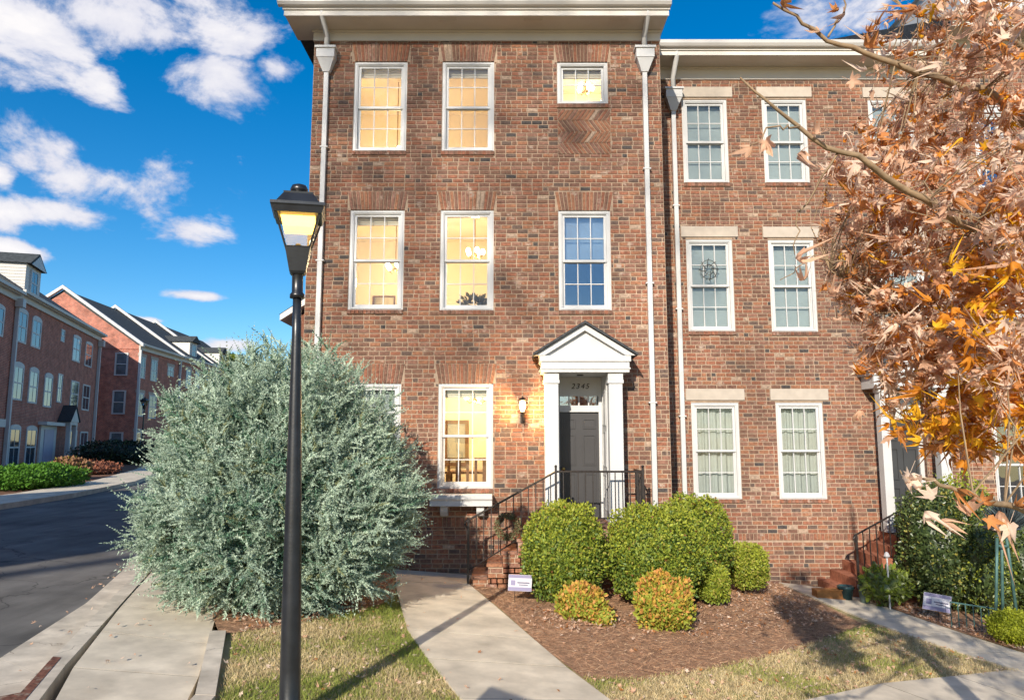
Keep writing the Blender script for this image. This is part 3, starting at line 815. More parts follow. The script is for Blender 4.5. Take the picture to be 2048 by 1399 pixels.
# shelf on brackets under the ground-floor window
m_ = MB(); m_.prism([(-1.37, Y1 - .012, 1.40), (-1.37, Y1 - .34, 1.40), (-1.37, Y1 - .34, 1.33), (-1.37, Y1 - .315, 1.30), (-1.37, Y1 - .315, 1.21), (-1.37, Y1 - .012, 1.21)], (1.04, 0, 0))
sh = m_.build('window_shelf', WHITE, h1, bevel=.006)
for cx in (-1.14, -.53):
    m_ = MB(); m_.prism([(cx - .065, Y1 - .012, 1.208), (cx - .065, Y1 - .24, 1.208), (cx - .065, Y1 - .24, 1.12), (cx - .065, Y1 - .17, 1.04), (cx - .065, Y1 - .012, 1.02)], (.13, 0, 0)); m_.build('bracket', WHITE, sh, bevel=.012)

# interior things seen through the glass
BULB = mat('lamp_bulb', (1, .9, .7), .5, .01, 1, emit=(1, .85, .6), estr=9)
GOLD = mat('brass_fitting', (.4, .28, .12), .35, .1, 9, metal=.9)


def pendant(label, c, zc, r, watts, arms=5):
    t = thing('chandelier', label, 'chandelier', c)
    m = MB(); m.tube([(c[0], c[1], zc), (c[0], c[1], c[2] + r)], .012, 6); m.lathe([(.03, -.03), (.06, 0), (.03, .05), (.02, r)], c, 10)
    for k in range(arms):
        a = 2 * math.pi * k / arms; m.tube([(c[0], c[1], c[2]), (c[0] + r * .6 * math.cos(a), c[1] + r * .6 * math.sin(a), c[2] - .05), (c[0] + r * math.cos(a), c[1] + r * math.sin(a), c[2] + .02)], .01, 5)
    m.build('frame', GOLD, t)
    for k in range(arms):
        a = 2 * math.pi * k / arms; b = MB(); b.lathe([(.02, 0), (.045, .04), (.05, .08), (.025, .12)], (c[0] + r * math.cos(a), c[1] + r * math.sin(a), c[2] + .02), 8); b.build('bulb', BULB, t, smooth=True)
    lamp('room_light', (c[0], c[1], c[2] - .25), watts)


pendant('glowing chandelier inside the top left window', (-2.35, 14.1, 8.05), 9.66, .22, 100)
pendant('glowing chandelier inside the middle floor left window', (-2.38, 14.4, 5.75), 6.75, .18, 56)
pendant('glowing ceiling lamp inside the middle floor centre window', (-.75, 14.2, 6.0), 6.75, .16, 32)
pendant('glowing lamp inside the small square top window', (1.5, 13.9, 9.35), 9.66, .14, 34)
pendant('glowing chandelier in the dining room beside the front door', (-.75, 14.6, 3.1), 3.62, .22, 90)
WOOD = mat('walnut', (.14, .07, .035), .5, .25, 8)
t = thing('dining_table', 'dark dining table seen through the ground floor window', 'table', (-.75, 14.5, .95))
m_ = MB(); m_.box(-1.3, -.2, 14.1, 15.0, 1.66, 1.70); m_.build('tabletop', WOOD, t)
for (x, y) in ((-1.25, 14.15), (-.25, 14.15), (-1.25, 14.95), (-.25, 14.95)):
    m_ = MB(); m_.box(x - .03, x + .03, y - .03, y + .03, .952, 1.66); m_.build('leg', WOOD, t)
for (cx, cy, lb) in ((-1.0, 13.75, 'dark high backed dining chair at left behind the window panes'), (-.5, 13.8, 'dark high backed dining chair at right behind the window panes')):
    t = thing('dining_chair', lb, 'chair', (cx, cy, .95)); m_ = MB(); m_.box(cx - .2, cx + .2, cy - .2, cy + .2, 1.4, 1.45); m_.build('seat', WOOD, t)
    m_ = MB(); rect_frame(m_, cx - .2, cx + .2, cy - .2, cy - .16, 1.45, 1.98, .05); m_.box(cx - .05, cx + .05, cy - .19, cy - .17, 1.5, 1.93); m_.build('backrest', WOOD, t)
    for sx in (-.18, .18):
        for sy in (-.18, .18):
            m_ = MB(); m_.box(cx + sx - .02, cx + sx + .02, cy + sy - .02, cy + sy + .02, .952, 1.4); m_.build('leg', WOOD, t)
t = thing('framed_mirror', 'dark framed mirror on the dining room wall', 'mirror', (-1.15, 15.97, 1.8)); m_ = MB(); rect_frame(m_, -1.5, -.95, 15.93, 15.99, 1.75, 2.75, .08); m_.build('frame', WOOD, t); m_ = MB(); m_.box(-1.42, -1.03, 15.96, 15.985, 1.83, 2.67); m_.build('mirror_glass', GREYROOM, t)
t = thing('sideboard', 'dark sideboard against the dining room back wall', 'cabinet', (-.2, 15.8, .95)); m_ = MB(); m_.box(-.5, .25, 15.55, 15.97, 1.05, 1.95); m_.build('body', WOOD, t)
for k in range(3):
    m_ = MB(); m_.box(-.48 + k * .245, -.255 + k * .245, 15.53, 15.549, 1.1, 1.9); m_.build('cabinet_door', WOOD, t)

t = thing('house_plant', 'dark leafy plant inside the middle floor centre window', 'plant', (-.75, 13.2, 3.85))
m_ = MB(); m_.lathe([(.10, 0), (.14, .6), (.15, .72), (.12, .72)], (-.75, 13.2, 3.85), 14); m_.build('pot', WOOD, t, smooth=True)
q = rng.normal(size=(260, 3)); q /= np.linalg.norm(q, axis=1, keepdims=True); scatter('leaves', [(np.array([[0, 0, 0], [.28, .08, .35], [0, 0, 1.], [-.28, .08, .35]]), np.array([[0, 1, 2], [0, 2, 3]]))], q * np.array([.26, .2, .16]) * rng.uniform(.3, 1, (260, 1)) + np.array([-.72, 13.2, 4.82]), frames(q + np.array([0, 0, .3]), rng.uniform(0, 6, 260)), rng.uniform(.06, .13, 260), [mat('house_plant_leaf', (.10, .085, .045), .6, .3, 20)], np.zeros(260, int), t)
for lb, (x0_, x1_, z0_, z1_, y_) in (('framed picture on the wall behind the top left window', (-2.75, -2.3, 7.9, 8.5, 15.58)), ('framed picture on the wall behind the top centre window', (-1.2, -.7, 7.8, 8.4, 15.58)), ('framed picture on the wall behind the middle floor left window', (-3.1, -2.6, 4.9, 5.5, 15.78))):
    t = thing('framed_picture', lb, 'picture', (x0_, y_, z0_)); m_ = MB(); rect_frame(m_, x0_, x1_, y_ - .03, y_, z0_, z1_, .035); m_.build('frame', WOOD, t); m_ = MB(); m_.box(x0_ + .035, x1_ - .035, y_ - .012, y_ - .002, z0_ + .035, z1_ - .035); m_.build('print', mat('print_paper', (.40, .36, .28), .8, .35, 3), t)
# wall lantern
wl = thing('wall_lantern', 'lit wall lantern on the brick beside the front door', 'lantern', (.18, Y1 - .02, 2.66))
m_ = MB(); m_.box(.145, .215, Y1 - .03, Y1 - .004, 2.60, 2.76); m_.tube([(.18, Y1 - .03, 2.66), (.18, Y1 - .12, 2.62), (.18, Y1 - .16, 2.70), (.18, Y1 - .16, 2.78)], .012, 6); m_.build('arm', IRON, wl)
m_ = MB(); cx, cy = .18, Y1 - .16
for s in range(4):
    a0 = R(45 + 90 * s); m_.tube([(cx + .042 * math.cos(a0), cy + .042 * math.sin(a0), 2.78), (cx + .082 * math.cos(a0), cy + .082 * math.sin(a0), 2.98)], .005, 5)
m_.lathe([(.03, 2.755), (.06, 2.775), (.055, 2.785)], (cx, cy, 0), 8); m_.lathe([(.092, 2.975), (.085, 2.985), (.04, 3.02), (.012, 3.03), (.010, 3.05)], (cx, cy, 0), 8); m_.build('cage', IRON, wl)
m_ = MB(); m_.lathe([(.022, 2.79), (.05, 2.84), (.058, 2.91), (.035, 2.965)], (cx, cy, 0), 12); m_.build('bulb', mat('lantern_bulb', (1, .9, .7), .5, .01, 1, emit=(1, .72, .34), estr=12), wl, smooth=True)
lamp('lantern_light', (cx, cy - .09, 2.88), 85, (1, .62, .24), .05)

# wreath on the railing
wr = thing('wreath', 'small dried twig wreath hung on the stair railing', 'wreath', (-.07, SY + .02, .80))
m_ = MB(); m_.tube([(-.07 + .165 * math.cos(2 * math.pi * k / 24), SY + .03, .95 + .165 * math.sin(2 * math.pi * k / 24)) for k in range(25)], .038, 7, cap=False); m_.build('ring', mat('wreath_twig', (.20, .15, .085), .9, .3, 30), wr)
lv = np.array([[0, 0, 0], [.35, .12, .5], [0, 0, 1.0], [-.35, .12, .5]]); lt = np.array([[0, 1, 2], [0, 2, 3]])
n = 900; an = rng.uniform(0, 6.283, n); th_ = rng.uniform(0, 6.283, n); dirs = np.stack([np.cos(an) * np.cos(th_), -np.abs(np.sin(th_)) * .9, np.sin(an) * np.cos(th_)], 1) + np.stack([-np.sin(an), 0 * an, np.cos(an)], 1) * .7
pos = np.stack([-.07 + (.165 + .03 * np.cos(th_)) * np.cos(an), SY + .03 - .03 * np.abs(np.sin(th_)), .95 + (.165 + .03 * np.cos(th_)) * np.sin(an)], 1)
scatter('leaves', [(lv, lt)], pos, frames(dirs, rng.uniform(0, 6.28, n)), rng.uniform(.025, .05, n), [mat('wreath_green', (.16, .16, .08), .8, .3, 40), mat('wreath_red', (.16, .05, .03), .8, .3, 40)], (rng.random(n) < .3).astype(int), wr)

# =================================================================== HOUSE 2 (next house, set back)
Y2 = 14.0; GX0, GX1 = 2.74, 8.62
h2 = thing('townhouse', 'brick townhouse with pale stone lintels, set back beside the corner house', 'house', (5.7, Y2, -.3))
XB = [(3.48, 4.40), (5.12, 6.03)]
W2 = [(*XB[0], 7.46, 9.24), (*XB[1], 7.46, 9.24), (7.30, 8.22, 8.35, 9.23), (*XB[0], 4.43, 6.29), (*XB[1], 4.42, 6.28), (7.28, 8.2, 4.42, 6.28), (*XB[0], 1.19, 3.03), (*XB[1], 1.19, 3.03)]
D2 = (7.12, 7.98, .62, 3.2)
LT = [(w[0] - .10, w[1] + .12, w[3] + .045, w[3] + .265) for w in W2]
BAND2 = (GX0, GX1, .42, .55)
ex = LT + [BAND2] + [(w[0], w[1], w[3], w[3] + .045) for w in W2] + [(w[0], w[1], w[2] - .075, w[2]) for w in W2]
wall2 = brick_wall(h2, GX0, GX1, -.7, 9.70, Y2, W2 + [D2], ex, (4.75, 2.6), avoid=lambda x, z: x > 6.4 or x < 3.0 or z < .7, zb=.55 - 20 * COURSE)
for l in LT:
    m_ = MB(); m_.box(l[0], l[1], Y2 - .018, Y2 + .2, l[2], l[3]); m_.build('lintel', STONE, h2, bevel=.006)
for w in W2:
    brick_sill(h2, w[0] - .01, w[1] + .01, w[2], Y2)
    m_ = MB(); m_.box(w[0], w[1], Y2 + .02, Y2 + .2, w[3] + .001, w[3] + .044); m_.build('window_head', WHITE, h2)
m_ = MB(); x = GX0
while x < GX1 - .06: frustum(m_, x + .005, x + .066, BAND2[2] + .005, BAND2[3] - .005, Y2 - .003, .014, int(rng.choice(8, p=BW))); x += .071
m_.build('soldier_course', BRK, wall2)['kind'] = 'stuff'
for i, w in enumerate(W2): window(h2, *w, Y2, sashes=1 if i == 2 else 2, cover='curtain' if i > 5 else 'blind')
yi = Y2 + .252
room(h2, 3.0, 6.6, yi, 17, 6.9, 9.68, GREYROOM); room(h2, 6.7, 8.5, yi, 17, 6.9, 9.68, GREYROOM); room(h2, 3.0, 6.6, yi, 17, 3.9, 6.8, GREYROOM)
room(h2, 6.7, 8.5, yi, 17, 3.9, 6.8, GREYROOM); room(h2, 3.0, 6.6, yi, 17, .6, 3.8, GREYROOM)
m_ = MB(); m_.box(GX1 - .25, GX1 - .01, Y2 + .252, 23, -.7, 9.7); m_.box(GX0 + .1, GX1 - .25, 22.8, 23, -.7, 9.7); m_.build('side_wall', mat('far_brick_plain', (.19, .08, .05)), h2)
cornice(h2, GX0 + .01, GX1 - .02, Y2, 13.5, 9.66, 9.92, 10.16, -.02, .0, 9)
m_ = MB(); m_.prism([(GX0, 13.45, 10.08), (GX0, 18.5, 11.6), (GX0, 23.4, 10.08)], (GX1 - GX0 - .02, 0, 0)); m_.build('roof', SHINGLE, h2)
downspout(h2, 3.29, -.35, Y2, 10.03, 9.20, 13.45)
# ornament hung in the middle-floor window
orn = thing('window_ornament', 'dark scrolled ornament hanging in the middle floor window of the set back house', 'ornament', (3.93, Y2 + .045, 5.55)); m_ = MB()
for r_, n_ in ((.17, 26), (.09, 18)): m_.tube([(3.93 + r_ * math.cos(2 * math.pi * k / n_), Y2 + .046, 5.68 + 1.15 * r_ * math.sin(2 * math.pi * k / n_)) for k in range(n_ + 1)], .006, 4, cap=False)
for k in range(8):
    a = R(45 * k); m_.tube([(3.93 + .05 * math.cos(a + .6), Y2 + .046, 5.68 + .05 * math.sin(a + .6)), (3.93 + .13 * math.cos(a + .2), Y2 + .046, 5.68 + .14 * math.sin(a + .2)), (3.93 + .20 * math.cos(a), Y2 + .046, 5.68 + .23 * math.sin(a))], .008, 4)
m_.build('scrollwork', IRON, orn)
# its entry
for (a, b) in ((6.93, 7.09), (8.0, 8.2)):
    m_ = MB(); m_.box(a, b, 13.58, 13.76, .62, 3.28); m_.box(a - .02, b + .02, 13.56, 13.78, .62, .78); m_.box(a - .02, b + .02, 13.56, 13.78, 3.2, 3.28); m_.build('column', WHITE, h2)
m_ = MB(); m_.box(6.80, 8.32, 13.5, 13.99, 3.28, 3.52); m_.box(6.74, 8.36, 13.46, 13.99, 3.52, 3.6); m_.prism([(6.76, 13.52, 3.6), (8.34, 13.52, 3.6), (7.55, 13.52, 4.05)], (0, .47, 0)); m_.build('pediment', WHITE, h2)
for s in (-1, 1):
    m_ = MB(); e = 7.55 + s * .86; m_.prism([(e, 13.4, 3.6), (e, 13.4, 3.64), (7.55, 13.4, 4.13), (7.55, 13.4, 4.07)], (0, .59, 0)); m_.build('porch_roof', SHINGLE, h2)
m_ = MB(); m_.box(7.12, 7.20, Y2 + .1, Y2 + .25, .62, 3.2); m_.box(7.9, 7.98, Y2 + .1, Y2 + .25, .62, 3.2); m_.box(7.2, 7.9, Y2 + .1, Y2 + .25, 2.72, 3.2); m_.build('door_frame', WHITE, h2)
m_ = MB(); m_.box(7.2, 7.9, Y2 + .14, Y2 + .19, .62, 2.72); d2 = m_.build('door', mat('dark_door', (.05, .052, .055), .4, .1, 3), h2)
for cx in (7.37, 7.73):
    for (a, b) in ((.8, 1.4), (1.55, 2.15), (2.3, 2.6)):
        p = MB(); rect_frame(p, cx - .13, cx + .13, Y2 + .12, Y2 + .14, a, b, .02); p.build('door_panel', MATS['dark_door'], d2)
# its steps and railing, climbing from the left
zl = .60; gq = gz(6.4); nst = 6
m_ = MB(); m_.box(6.95, 8.5, 12.95, 13.99, -.8, zl)
for k in range(nst - 1): m_.box(5.75 + .24 * k, 6.95 + .001 * k, 12.951 + .001 * k, 13.985 - .001 * k, -.8, gq + (zl - gq) * (k + 1) / nst)
m_.build('stoop', [mat('step_brick', (.30, .115, .065), .9, .25, 14, bump=.5)], h2)
rl = MB(); ry = 12.98; pa = at(1712, 1070, ry); pb = at(1815, 1012, ry)
rl.tube([(pa.x - .02, ry, pa.z - .12), (pa.x - .05, ry, pa.z - .05), (pa.x - .02, ry, pa.z), (pb.x, ry, pb.z), (8.3, ry, pb.z + .02)], .017, 6); rl.tube([(pa.x, ry, pa.z - .72), (pb.x, ry, pb.z - .72), (8.3, ry, pb.z - .7)], .011, 6)
rl.build('railing', IRON, h2); rail2 = h2.children[-1]
rail2 = [c for c in h2.children if c.name.startswith('railing')][-1]
m_ = MB(); m_.box(pa.x - .018, pa.x + .018, ry - .018, ry + .018, gz(pa.x), pa.z); m_.build('post', IRON, rail2)
x = pa.x + .12
while x < 8.2:
    zt_ = pa.z + (pb.z - pa.z) * min(1, (x - pa.x) / (pb.x - pa.x)); m_ = MB(); m_.box(x - .008, x + .008, ry - .008, ry + .008, zt_ - .73, zt_); m_.build('baluster', IRON, rail2); x += .12

# =================================================================== HOUSE 3 (behind the autumn tree)
Y3 = 13.8
h3 = thing('townhouse', 'brick townhouse with arched white window heads, mostly hidden by the autumn tree', 'house', (11, Y3, -.6))
W3 = [(9.30, 9.90, 7.25, 8.85), (10.6, 11.4, 7.25, 8.85), (9.2, 10.0, 4.4, 6.2), (10.6, 11.4, 4.4, 6.2), (9.15, 10.0, .95, 2.75), (10.6, 11.4, .95, 2.75)]
brick_wall(h3, 8.63, 13.5, -.8, 10.2, Y3, W3, [], (9.6, 6.8), n_single=0, ymax=.25)
for w in W3:
    window(h3, *w, Y3, cover='blind', g=GLASSD); brick_sill(h3, w[0] - .01, w[1] + .01, w[2], Y3)
    m_ = MB(); n_ = 10; xc, rx = (w[0] + w[1]) / 2, (w[1] - w[0]) / 2
    m_.prism([(xc + rx * math.cos(math.pi * k / n_), Y3 - .02, w[3] + .001 + .18 * math.sin(math.pi * k / n_)) for k in range(n_ + 1)], (0, .03, 0)); m_.build('arched_head', WHITE, h3)
m_ = MB(); m_.box(8.64, 8.8, Y3 + .252, 23, -.8, 10.2); m_.box(8.8, 13.5, 22.8, 23, -.8, 10.2); m_.build('side_wall', MATS['far_brick_plain'], h3)
room(h3, 8.85, 13.4, Y3 + .252, 17, -.7, 10.1, GREYROOM)
cornice(h3, 8.65, 13.5, Y3, 13.3, 10.2, 10.42, 10.66, -.02, .3, 9)
m_ = MB(); m_.prism([(8.65, 13.25, 10.58), (8.65, 18.5, 13.2), (8.65, 23.4, 10.58)], (5.1, 0, 0)); rf = m_.build('roof', SHINGLE, h3)
m_ = MB(); m_.box(9.5, 11.0, 14.2, 17, 10.9, 12.5); m_.prism([(9.4, 14.1, 12.5), (11.1, 14.1, 12.5), (10.25, 14.1, 13.2)], (0, 4, 0)); m_.build('dormer', WHITE, h3)

# house glimpsed behind the corner house
hb_ = thing('townhouse', 'brick house end with white eave glimpsed behind the lamp post', 'house', (-6, 24, .3))
m_ = MB(); m_.box(-7.4, -3.7, 24.0, 30, -.3, 6.35); m_.build('wall', MATS['far_brick_plain'], hb_)
m_ = MB(); m_.prism([(-7.75, 23.7, 6.30), (-7.75, 23.7, 6.5), (-4.6, 23.7, 8.6), (-1.4, 23.7, 6.5), (-1.4, 23.7, 6.3), (-4.6, 23.7, 8.35)], (0, 6.5, 0)); m_.build('eave', WHITE, hb_)
m_ = MB(); m_.prism([(-7.4, 24.0, 6.35), (-1.8, 24.0, 6.35), (-4.6, 24.0, 8.3)], (0, 6, 0)); m_.build('gable', MATS['far_brick_plain'], hb_)
m_ = MB(); m_.prism([(-7.8, 23.75, 6.51), (-4.6, 23.75, 8.68), (-1.35, 23.75, 6.51), (-4.6, 23.75, 8.61)], (0, 6.4, 0)); m_.build('roof', SHINGLE, hb_)


# =================================================================== the row across the street
def far_brick(name):
    M = mat(name, (.33, .11, .08), .92, .2, 6)
    nt = M.node_tree; N = nt.nodes; L = nt.links
    if any(n.type == 'TEX_BRICK' for n in N): return M
    tc = N.new('ShaderNodeTexCoord'); sep = N.new('ShaderNodeSeparateXYZ'); cb = N.new('ShaderNodeCombineXYZ'); L.new(tc.outputs['Object'], sep.inputs[0])
    ad = N.new('ShaderNodeMath'); ad.operation = 'ADD'; L.new(sep.outputs[0], ad.inputs[0]); L.new(sep.outputs[1], ad.inputs[1]); L.new(ad.outputs[0], cb.inputs[0]); L.new(sep.outputs[2], cb.inputs[1])
    b = N.new('ShaderNodeTexBrick'); b.inputs['Scale'].default_value = 1; b.inputs['Brick Width'].default_value = .208; b.inputs['Row Height'].default_value = .0835; b.inputs['Mortar Size'].default_value = .011
    b.inputs['Color1'].default_value = (.46, .14, .092, 1); b.inputs['Color2'].default_value = (.31, .105, .08, 1); b.inputs['Mortar'].default_value = (.46, .29, .22, 1); L.new(cb.outputs[0], b.inputs['Vector'])
    n5 = N.new('ShaderNodeTexNoise'); n5.inputs['Scale'].default_value = 1.7; n5.inputs['Detail'].default_value = 9; n5.inputs['Roughness'].default_value = .75; L.new(tc.outputs['Object'], n5.inputs['Vector'])
    mr = N.new('ShaderNodeMapRange'); mr.inputs[1].default_value = .3; mr.inputs[2].default_value = .7; mr.inputs[3].default_value = .55; mr.inputs[4].default_value = 1.4; L.new(n5.outputs['Fac'], mr.inputs[0])
    vs = N.new('ShaderNodeVectorMath'); vs.operation = 'SCALE'; L.new(b.outputs[0], vs.inputs[0]); L.new(mr.outputs[0], vs.inputs['Scale'])
    n6 = N.new('ShaderNodeTexNoise'); n6.inputs['Scale'].default_value = 3.1; n6.inputs['Detail'].default_value = 8; n6.inputs['Roughness'].default_value = .7; L.new(cb.outputs[0], n6.inputs['Vector'])
    m6 = N.new('ShaderNodeMapRange'); m6.inputs[1].default_value = .66; m6.inputs[2].default_value = .74; L.new(n6.outputs['Fac'], m6.inputs[0])
    mx = N.new('ShaderNodeMix'); mx.data_type = 'RGBA'; L.new(m6.outputs[0], mx.inputs[0]); L.new(vs.outputs[0], mx.inputs[6]); mx.inputs[7].default_value = (.55, .42, .36, 1)
    L.new(mx.outputs[2], N['Principled BSDF'].inputs['Base Color']); return M


FB = far_brick('row_brick')
SIDING = mat('white_siding', (.62, .60, .56), .7, .04, 2, stretch=(1, 1, 8))


def fwin(house, x0, x1, z0, z1, y=0, rows=2, arch=0, blind=.0, axis='x', lintel=False):
    """far window with frame, sash bar and panes; facade plane y = const (axis x) in the house's own frame"""
    tr_ = (lambda x, yy, z: (x, yy, z)) if axis == 'x' else (lambda x, yy, z: (yy, x, z))
    m = MB(); t = min(.14, (x1 - x0) * .12)

    def bx(a, b, c, d, e, f_):
        p, q = tr_(a, c, e), tr_(b, d, f_); m.box(min(p[0], q[0]), max(p[0], q[0]), min(p[1], q[1]), max(p[1], q[1]), e, f_)
    bx(x0, x0 + t, y - .05, y + .06, z0, z1); bx(x1 - t, x1, y - .05, y + .06, z0, z1); bx(x0 + t, x1 - t, y - .05, y + .06, z1 - .1, z1); bx(x0 + t, x1 - t, y - .05, y + .06, z0, z0 + .1)
    zm = (z0 + z1) / 2; bx(x0 + t, x1 - t, y - .045, y + .05, zm - .04, zm + .04)
    xm = (x0 + x1) / 2; bx(xm - .02, xm + .02, y - .04, y + .03, z0 + .1, zm - .04); bx(xm - .02, xm + .02, y - .04, y + .03, zm + .04, z1 - .1)
    if arch:
        n_ = 8; m.prism([tr_(xm + (x1 - x0) / 2 * math.cos(math.pi * k / n_), y - .05, z1 + .001 + arch * math.sin(math.pi * k / n_)) for k in range(n_ + 1)], tr_(0, .1, 0))
    w = m.build('window', WHITE, house, local=True)
    if lintel:
        m = MB(); p, q = tr_(x0 - .15, y - .04, 0), tr_(x1 + .15, y + .05, 0); m.box(min(p[0], q[0]), max(p[0], q[0]), min(p[1], q[1]), max(p[1], q[1]), z1 + .002, z1 + .25); m.build('lintel', STONE, house, local=True)
    for (a, b) in ((z0 + .1, zm - .04), (zm + .04, z1 - .1)):
        p = MB(); s_, e_ = tr_(x0 + t, y - .03, 0), tr_(x1 - t, y - .018, 0)
        p.box(min(s_[0], e_[0]), max(s_[0], e_[0]), min(s_[1], e_[1]), max(s_[1], e_[1]), a, b); p.build('pane', FARPANE, w, local=True)


FARPANE = mat('far_pane', (.05, .065, .085), .06, .3, 1.5, spec=.9)


def far_house(name, label, origin, rz, L_, H_, D_, zb, roof, ridge, gable0=False):
    """local x along the facade (to the right as seen from the street), local -y faces the street"""
    h = thing(name, label, 'house', origin, rz)
    m = MB(); m.box(0, L_, .0, D_, zb, H_); m.build('wall', FB, h, local=True)
    m = MB(); ov = .35
    m.box(-.05, L_ + .05, -.12, -.003, H_ - .35, H_ - .05); m.box(-.1, L_ + .1, -ov, .0, H_ - .05, H_ + .03); m.box(-.1, L_ + .1, -ov - .14, -ov + .02, H_ + .0, H_ + .16); m.build('cornice', TRIM, h, local=True)
    r = MB(); r.prism([(-.05, -ov, H_ + .1), (-.05, D_ / 2, ridge), (-.05, D_ + ov, H_ + .1)], (L_ + .1, 0, 0)); r.build('roof', roof, h, local=True)
    return h


ROOF2 = mat('far_shingle', (.055, .062, .065), .9, .3, 6)
# local frame of row one: x runs down the street away from the camera... facade faces the street
DIR1 = Vector((-.282, .959, 0)); rz1 = math.atan2(.959, -.282)   # local +x runs away from the camera, local -y faces the street
O1 = Vector((-26.9, 38.7, .95))


def row1(s): return O1 + DIR1 * s


# house B spans s = -.6 .. 16.6 ; local x = s + .6
hB = far_house('row_house', 'red brick row house across the street with arched windows and white dormer', row1(-.6), rz1, 17.2, 9.35, 11, -1.2, ROOF2, 13.4)
LX = lambda s: s + .6
for (a, b, z0, z1, ar) in ((-.3, 1.3, 6.75, 8.5, .16), (2.05, 3.6, 6.75, 8.4, .2), (9.9, 11.7, 6.8, 8.5, .12), (12.9, 14.7, 6.75, 8.45, .12),
                           (-.2, 1.4, 3.6, 5.5, .2), (2.3, 3.8, 3.55, 5.45, .2), (4.9, 6.4, 3.45, 5.35, .2), (10.2, 12.0, 3.7, 5.5, 0), (13.0, 14.8, 3.6, 5.45, 0),
                           (0.1, 1.7, .0, 2.1, .2), (2.6, 4.3, .0, 2.1, .2), (10.5, 12.4, .1, 2.15, 0), (13.2, 15.1, .12, 2.1, 0)):
    fwin(hB, LX(a), LX(b), z0, z1, arch=ar)
for (a, b, z0, z1) in ((7.3, 8.0, 7.75, 8.55), (7.4, 8.3, 3.85, 5.7)): fwin(hB, LX(a), LX(b), z0, z1)
m_ = MB(); m_.box(LX(4.7), LX(7.6), -.12, -.01, -.2, 2.35); m_.box(LX(4.4), LX(7.9), -.5, -.01, 2.35, 2.55); m_.build('door_surround', WHITE, hB, local=True)
m_ = MB(); m_.box(LX(5.3), LX(7.0), -.16, -.121, -.2, 2.1); m_.build('door', mat('lilac_door', (.36, .34, .45), .5, .05, 2), hB, local=True)
m_ = MB(); m_.box(LX(8.2), LX(9.8), -.7, -.01, 2.45, 2.65); m_.prism([(LX(8.1), -.75, 2.65), (LX(9.9), -.75, 2.65), (LX(9.0), -.75, 3.6)], (0, .74, 0)); m_.build('porch_pediment', WHITE, hB, local=True)
for s in (-1, 1):
    m_ = MB(); m_.prism([(LX(9.0) + s * 1.05, -.8, 2.62), (LX(9.0) + s * 1.05, -.8, 2.7), (LX(9.0), -.8, 3.75), (LX(9.0), -.8, 3.62)], (0, .79, 0)); m_.build('porch_roof', SHINGLE, hB, local=True)
for s in (8.35, 9.65):
    m_ = MB(); m_.box(LX(s) - .12, LX(s) + .12, -.7, -.46, -.3, 2.45); m_.build('column', WHITE, hB, local=True)
for s in (-.5, 16.35):
    m_ = MB(); m_.box(LX(s) - .09, LX(s) + .09, -.2, -.02, -.1, 8.6); m_.box(LX(s) - .22, LX(s) + .22, -.4, -.02, 8.55, 9.0); m_.build('downspout', WHITE, hB, local=True)
# dormer of house B
m_ = MB(); dx0, dx1 = LX(1.6), LX(4.0); m_.box(dx0, dx1, .35, 5.0, 9.5, 11.5); m_.build('dormer_wall', SIDING, hB, local=True)
m_ = MB(); xm = (dx0 + dx1) / 2; m_.prism([(dx0 - .2, .1, 11.45), (dx1 + .2, .1, 11.45), (xm, .1, 12.3)], (0, 5.5, 0)); m_.build('dormer_roof', ROOF2, hB, local=True)
m_ = MB(); m_.prism([(dx0, .08, 11.42), (dx1, .08, 11.42), (xm, .08, 12.15)], (0, .018, 0)); m_.build('dormer_gable', WHITE, hB, local=True)
fwin(hB, xm - .6, xm + .6, 9.75, 11.25, .31)
for k in range(11):
    m_ = MB(); m_.box(dx0 - .03, dx0 - .002, .36, 5.0, 9.55 + k * .18, 9.71 + k * .18); m_.build('siding_board', SIDING, hB, local=True)
m_ = MB()      # railing by the porch
m_.tube([(LX(9.9), -1.2, .75), (LX(15), -1.2, .75)], .03, 5)
for k in range(18): m_.tube([(LX(9.9) + k * .3, -1.2, .75), (LX(9.9) + k * .3, -1.2, -.1)], .02, 4)
m_.build('railing', IRON, hB, local=True)
# house A: nearer, mostly outside the frame
hA = far_house('row_house', 'red brick row house cut off by the left edge of the frame', row1(-14.7), rz1, 14, 9.2, 11, -1.4, ROOF2, 13.2)
for (a, b, z0, z1) in ((-4.4, -2.0, 6.7, 8.2), (-3.8, -2.2, 3.2, 5.5), (-8, -6.4, 6.7, 8.3), (-8, -6.4, 3.3, 5.3), (-12, -10.4, 6.7, 8.3), (-12, -10.4, 3.3, 5.3)):
    fwin(hA, a + 14.7, b + 14.7, z0, z1, arch=.15)
m_ = MB(); m_.box(9.5, 13.2, -.35, -.01, 2.1, 2.5); m_.box(12.6, 13.0, -.15, -.01, -1, 2.1); m_.build('door_surround', WHITE, hA, local=True)
m_ = MB(); m_.box(11.1, 12.55, -.12, -.01, -1, 2.05); m_.build('door', MATS['lilac_door'], hA, local=True)

hN = far_house('row_house', 'nearer row house left of the frame, seen only by its shade on the road', (-12.5, -5, .7), R(90), 9, 10.3, 7.5, -1.2, ROOF2, 13.0)
for k in range(2): fwin(hN, 1.5 + 3.6 * k, 2.9 + 3.6 * k, 6.6, 8.5); fwin(hN, 1.5 + 3.6 * k, 2.9 + 3.6 * k, 3.4, 5.4)

# row two: gable end faces us
O2 = Vector((-30.8, 59, .95)); rz2 = math.atan2(1, -.07)


def row2(s): return O2 + Vector((-.07, 1, 0)).normalized() * s


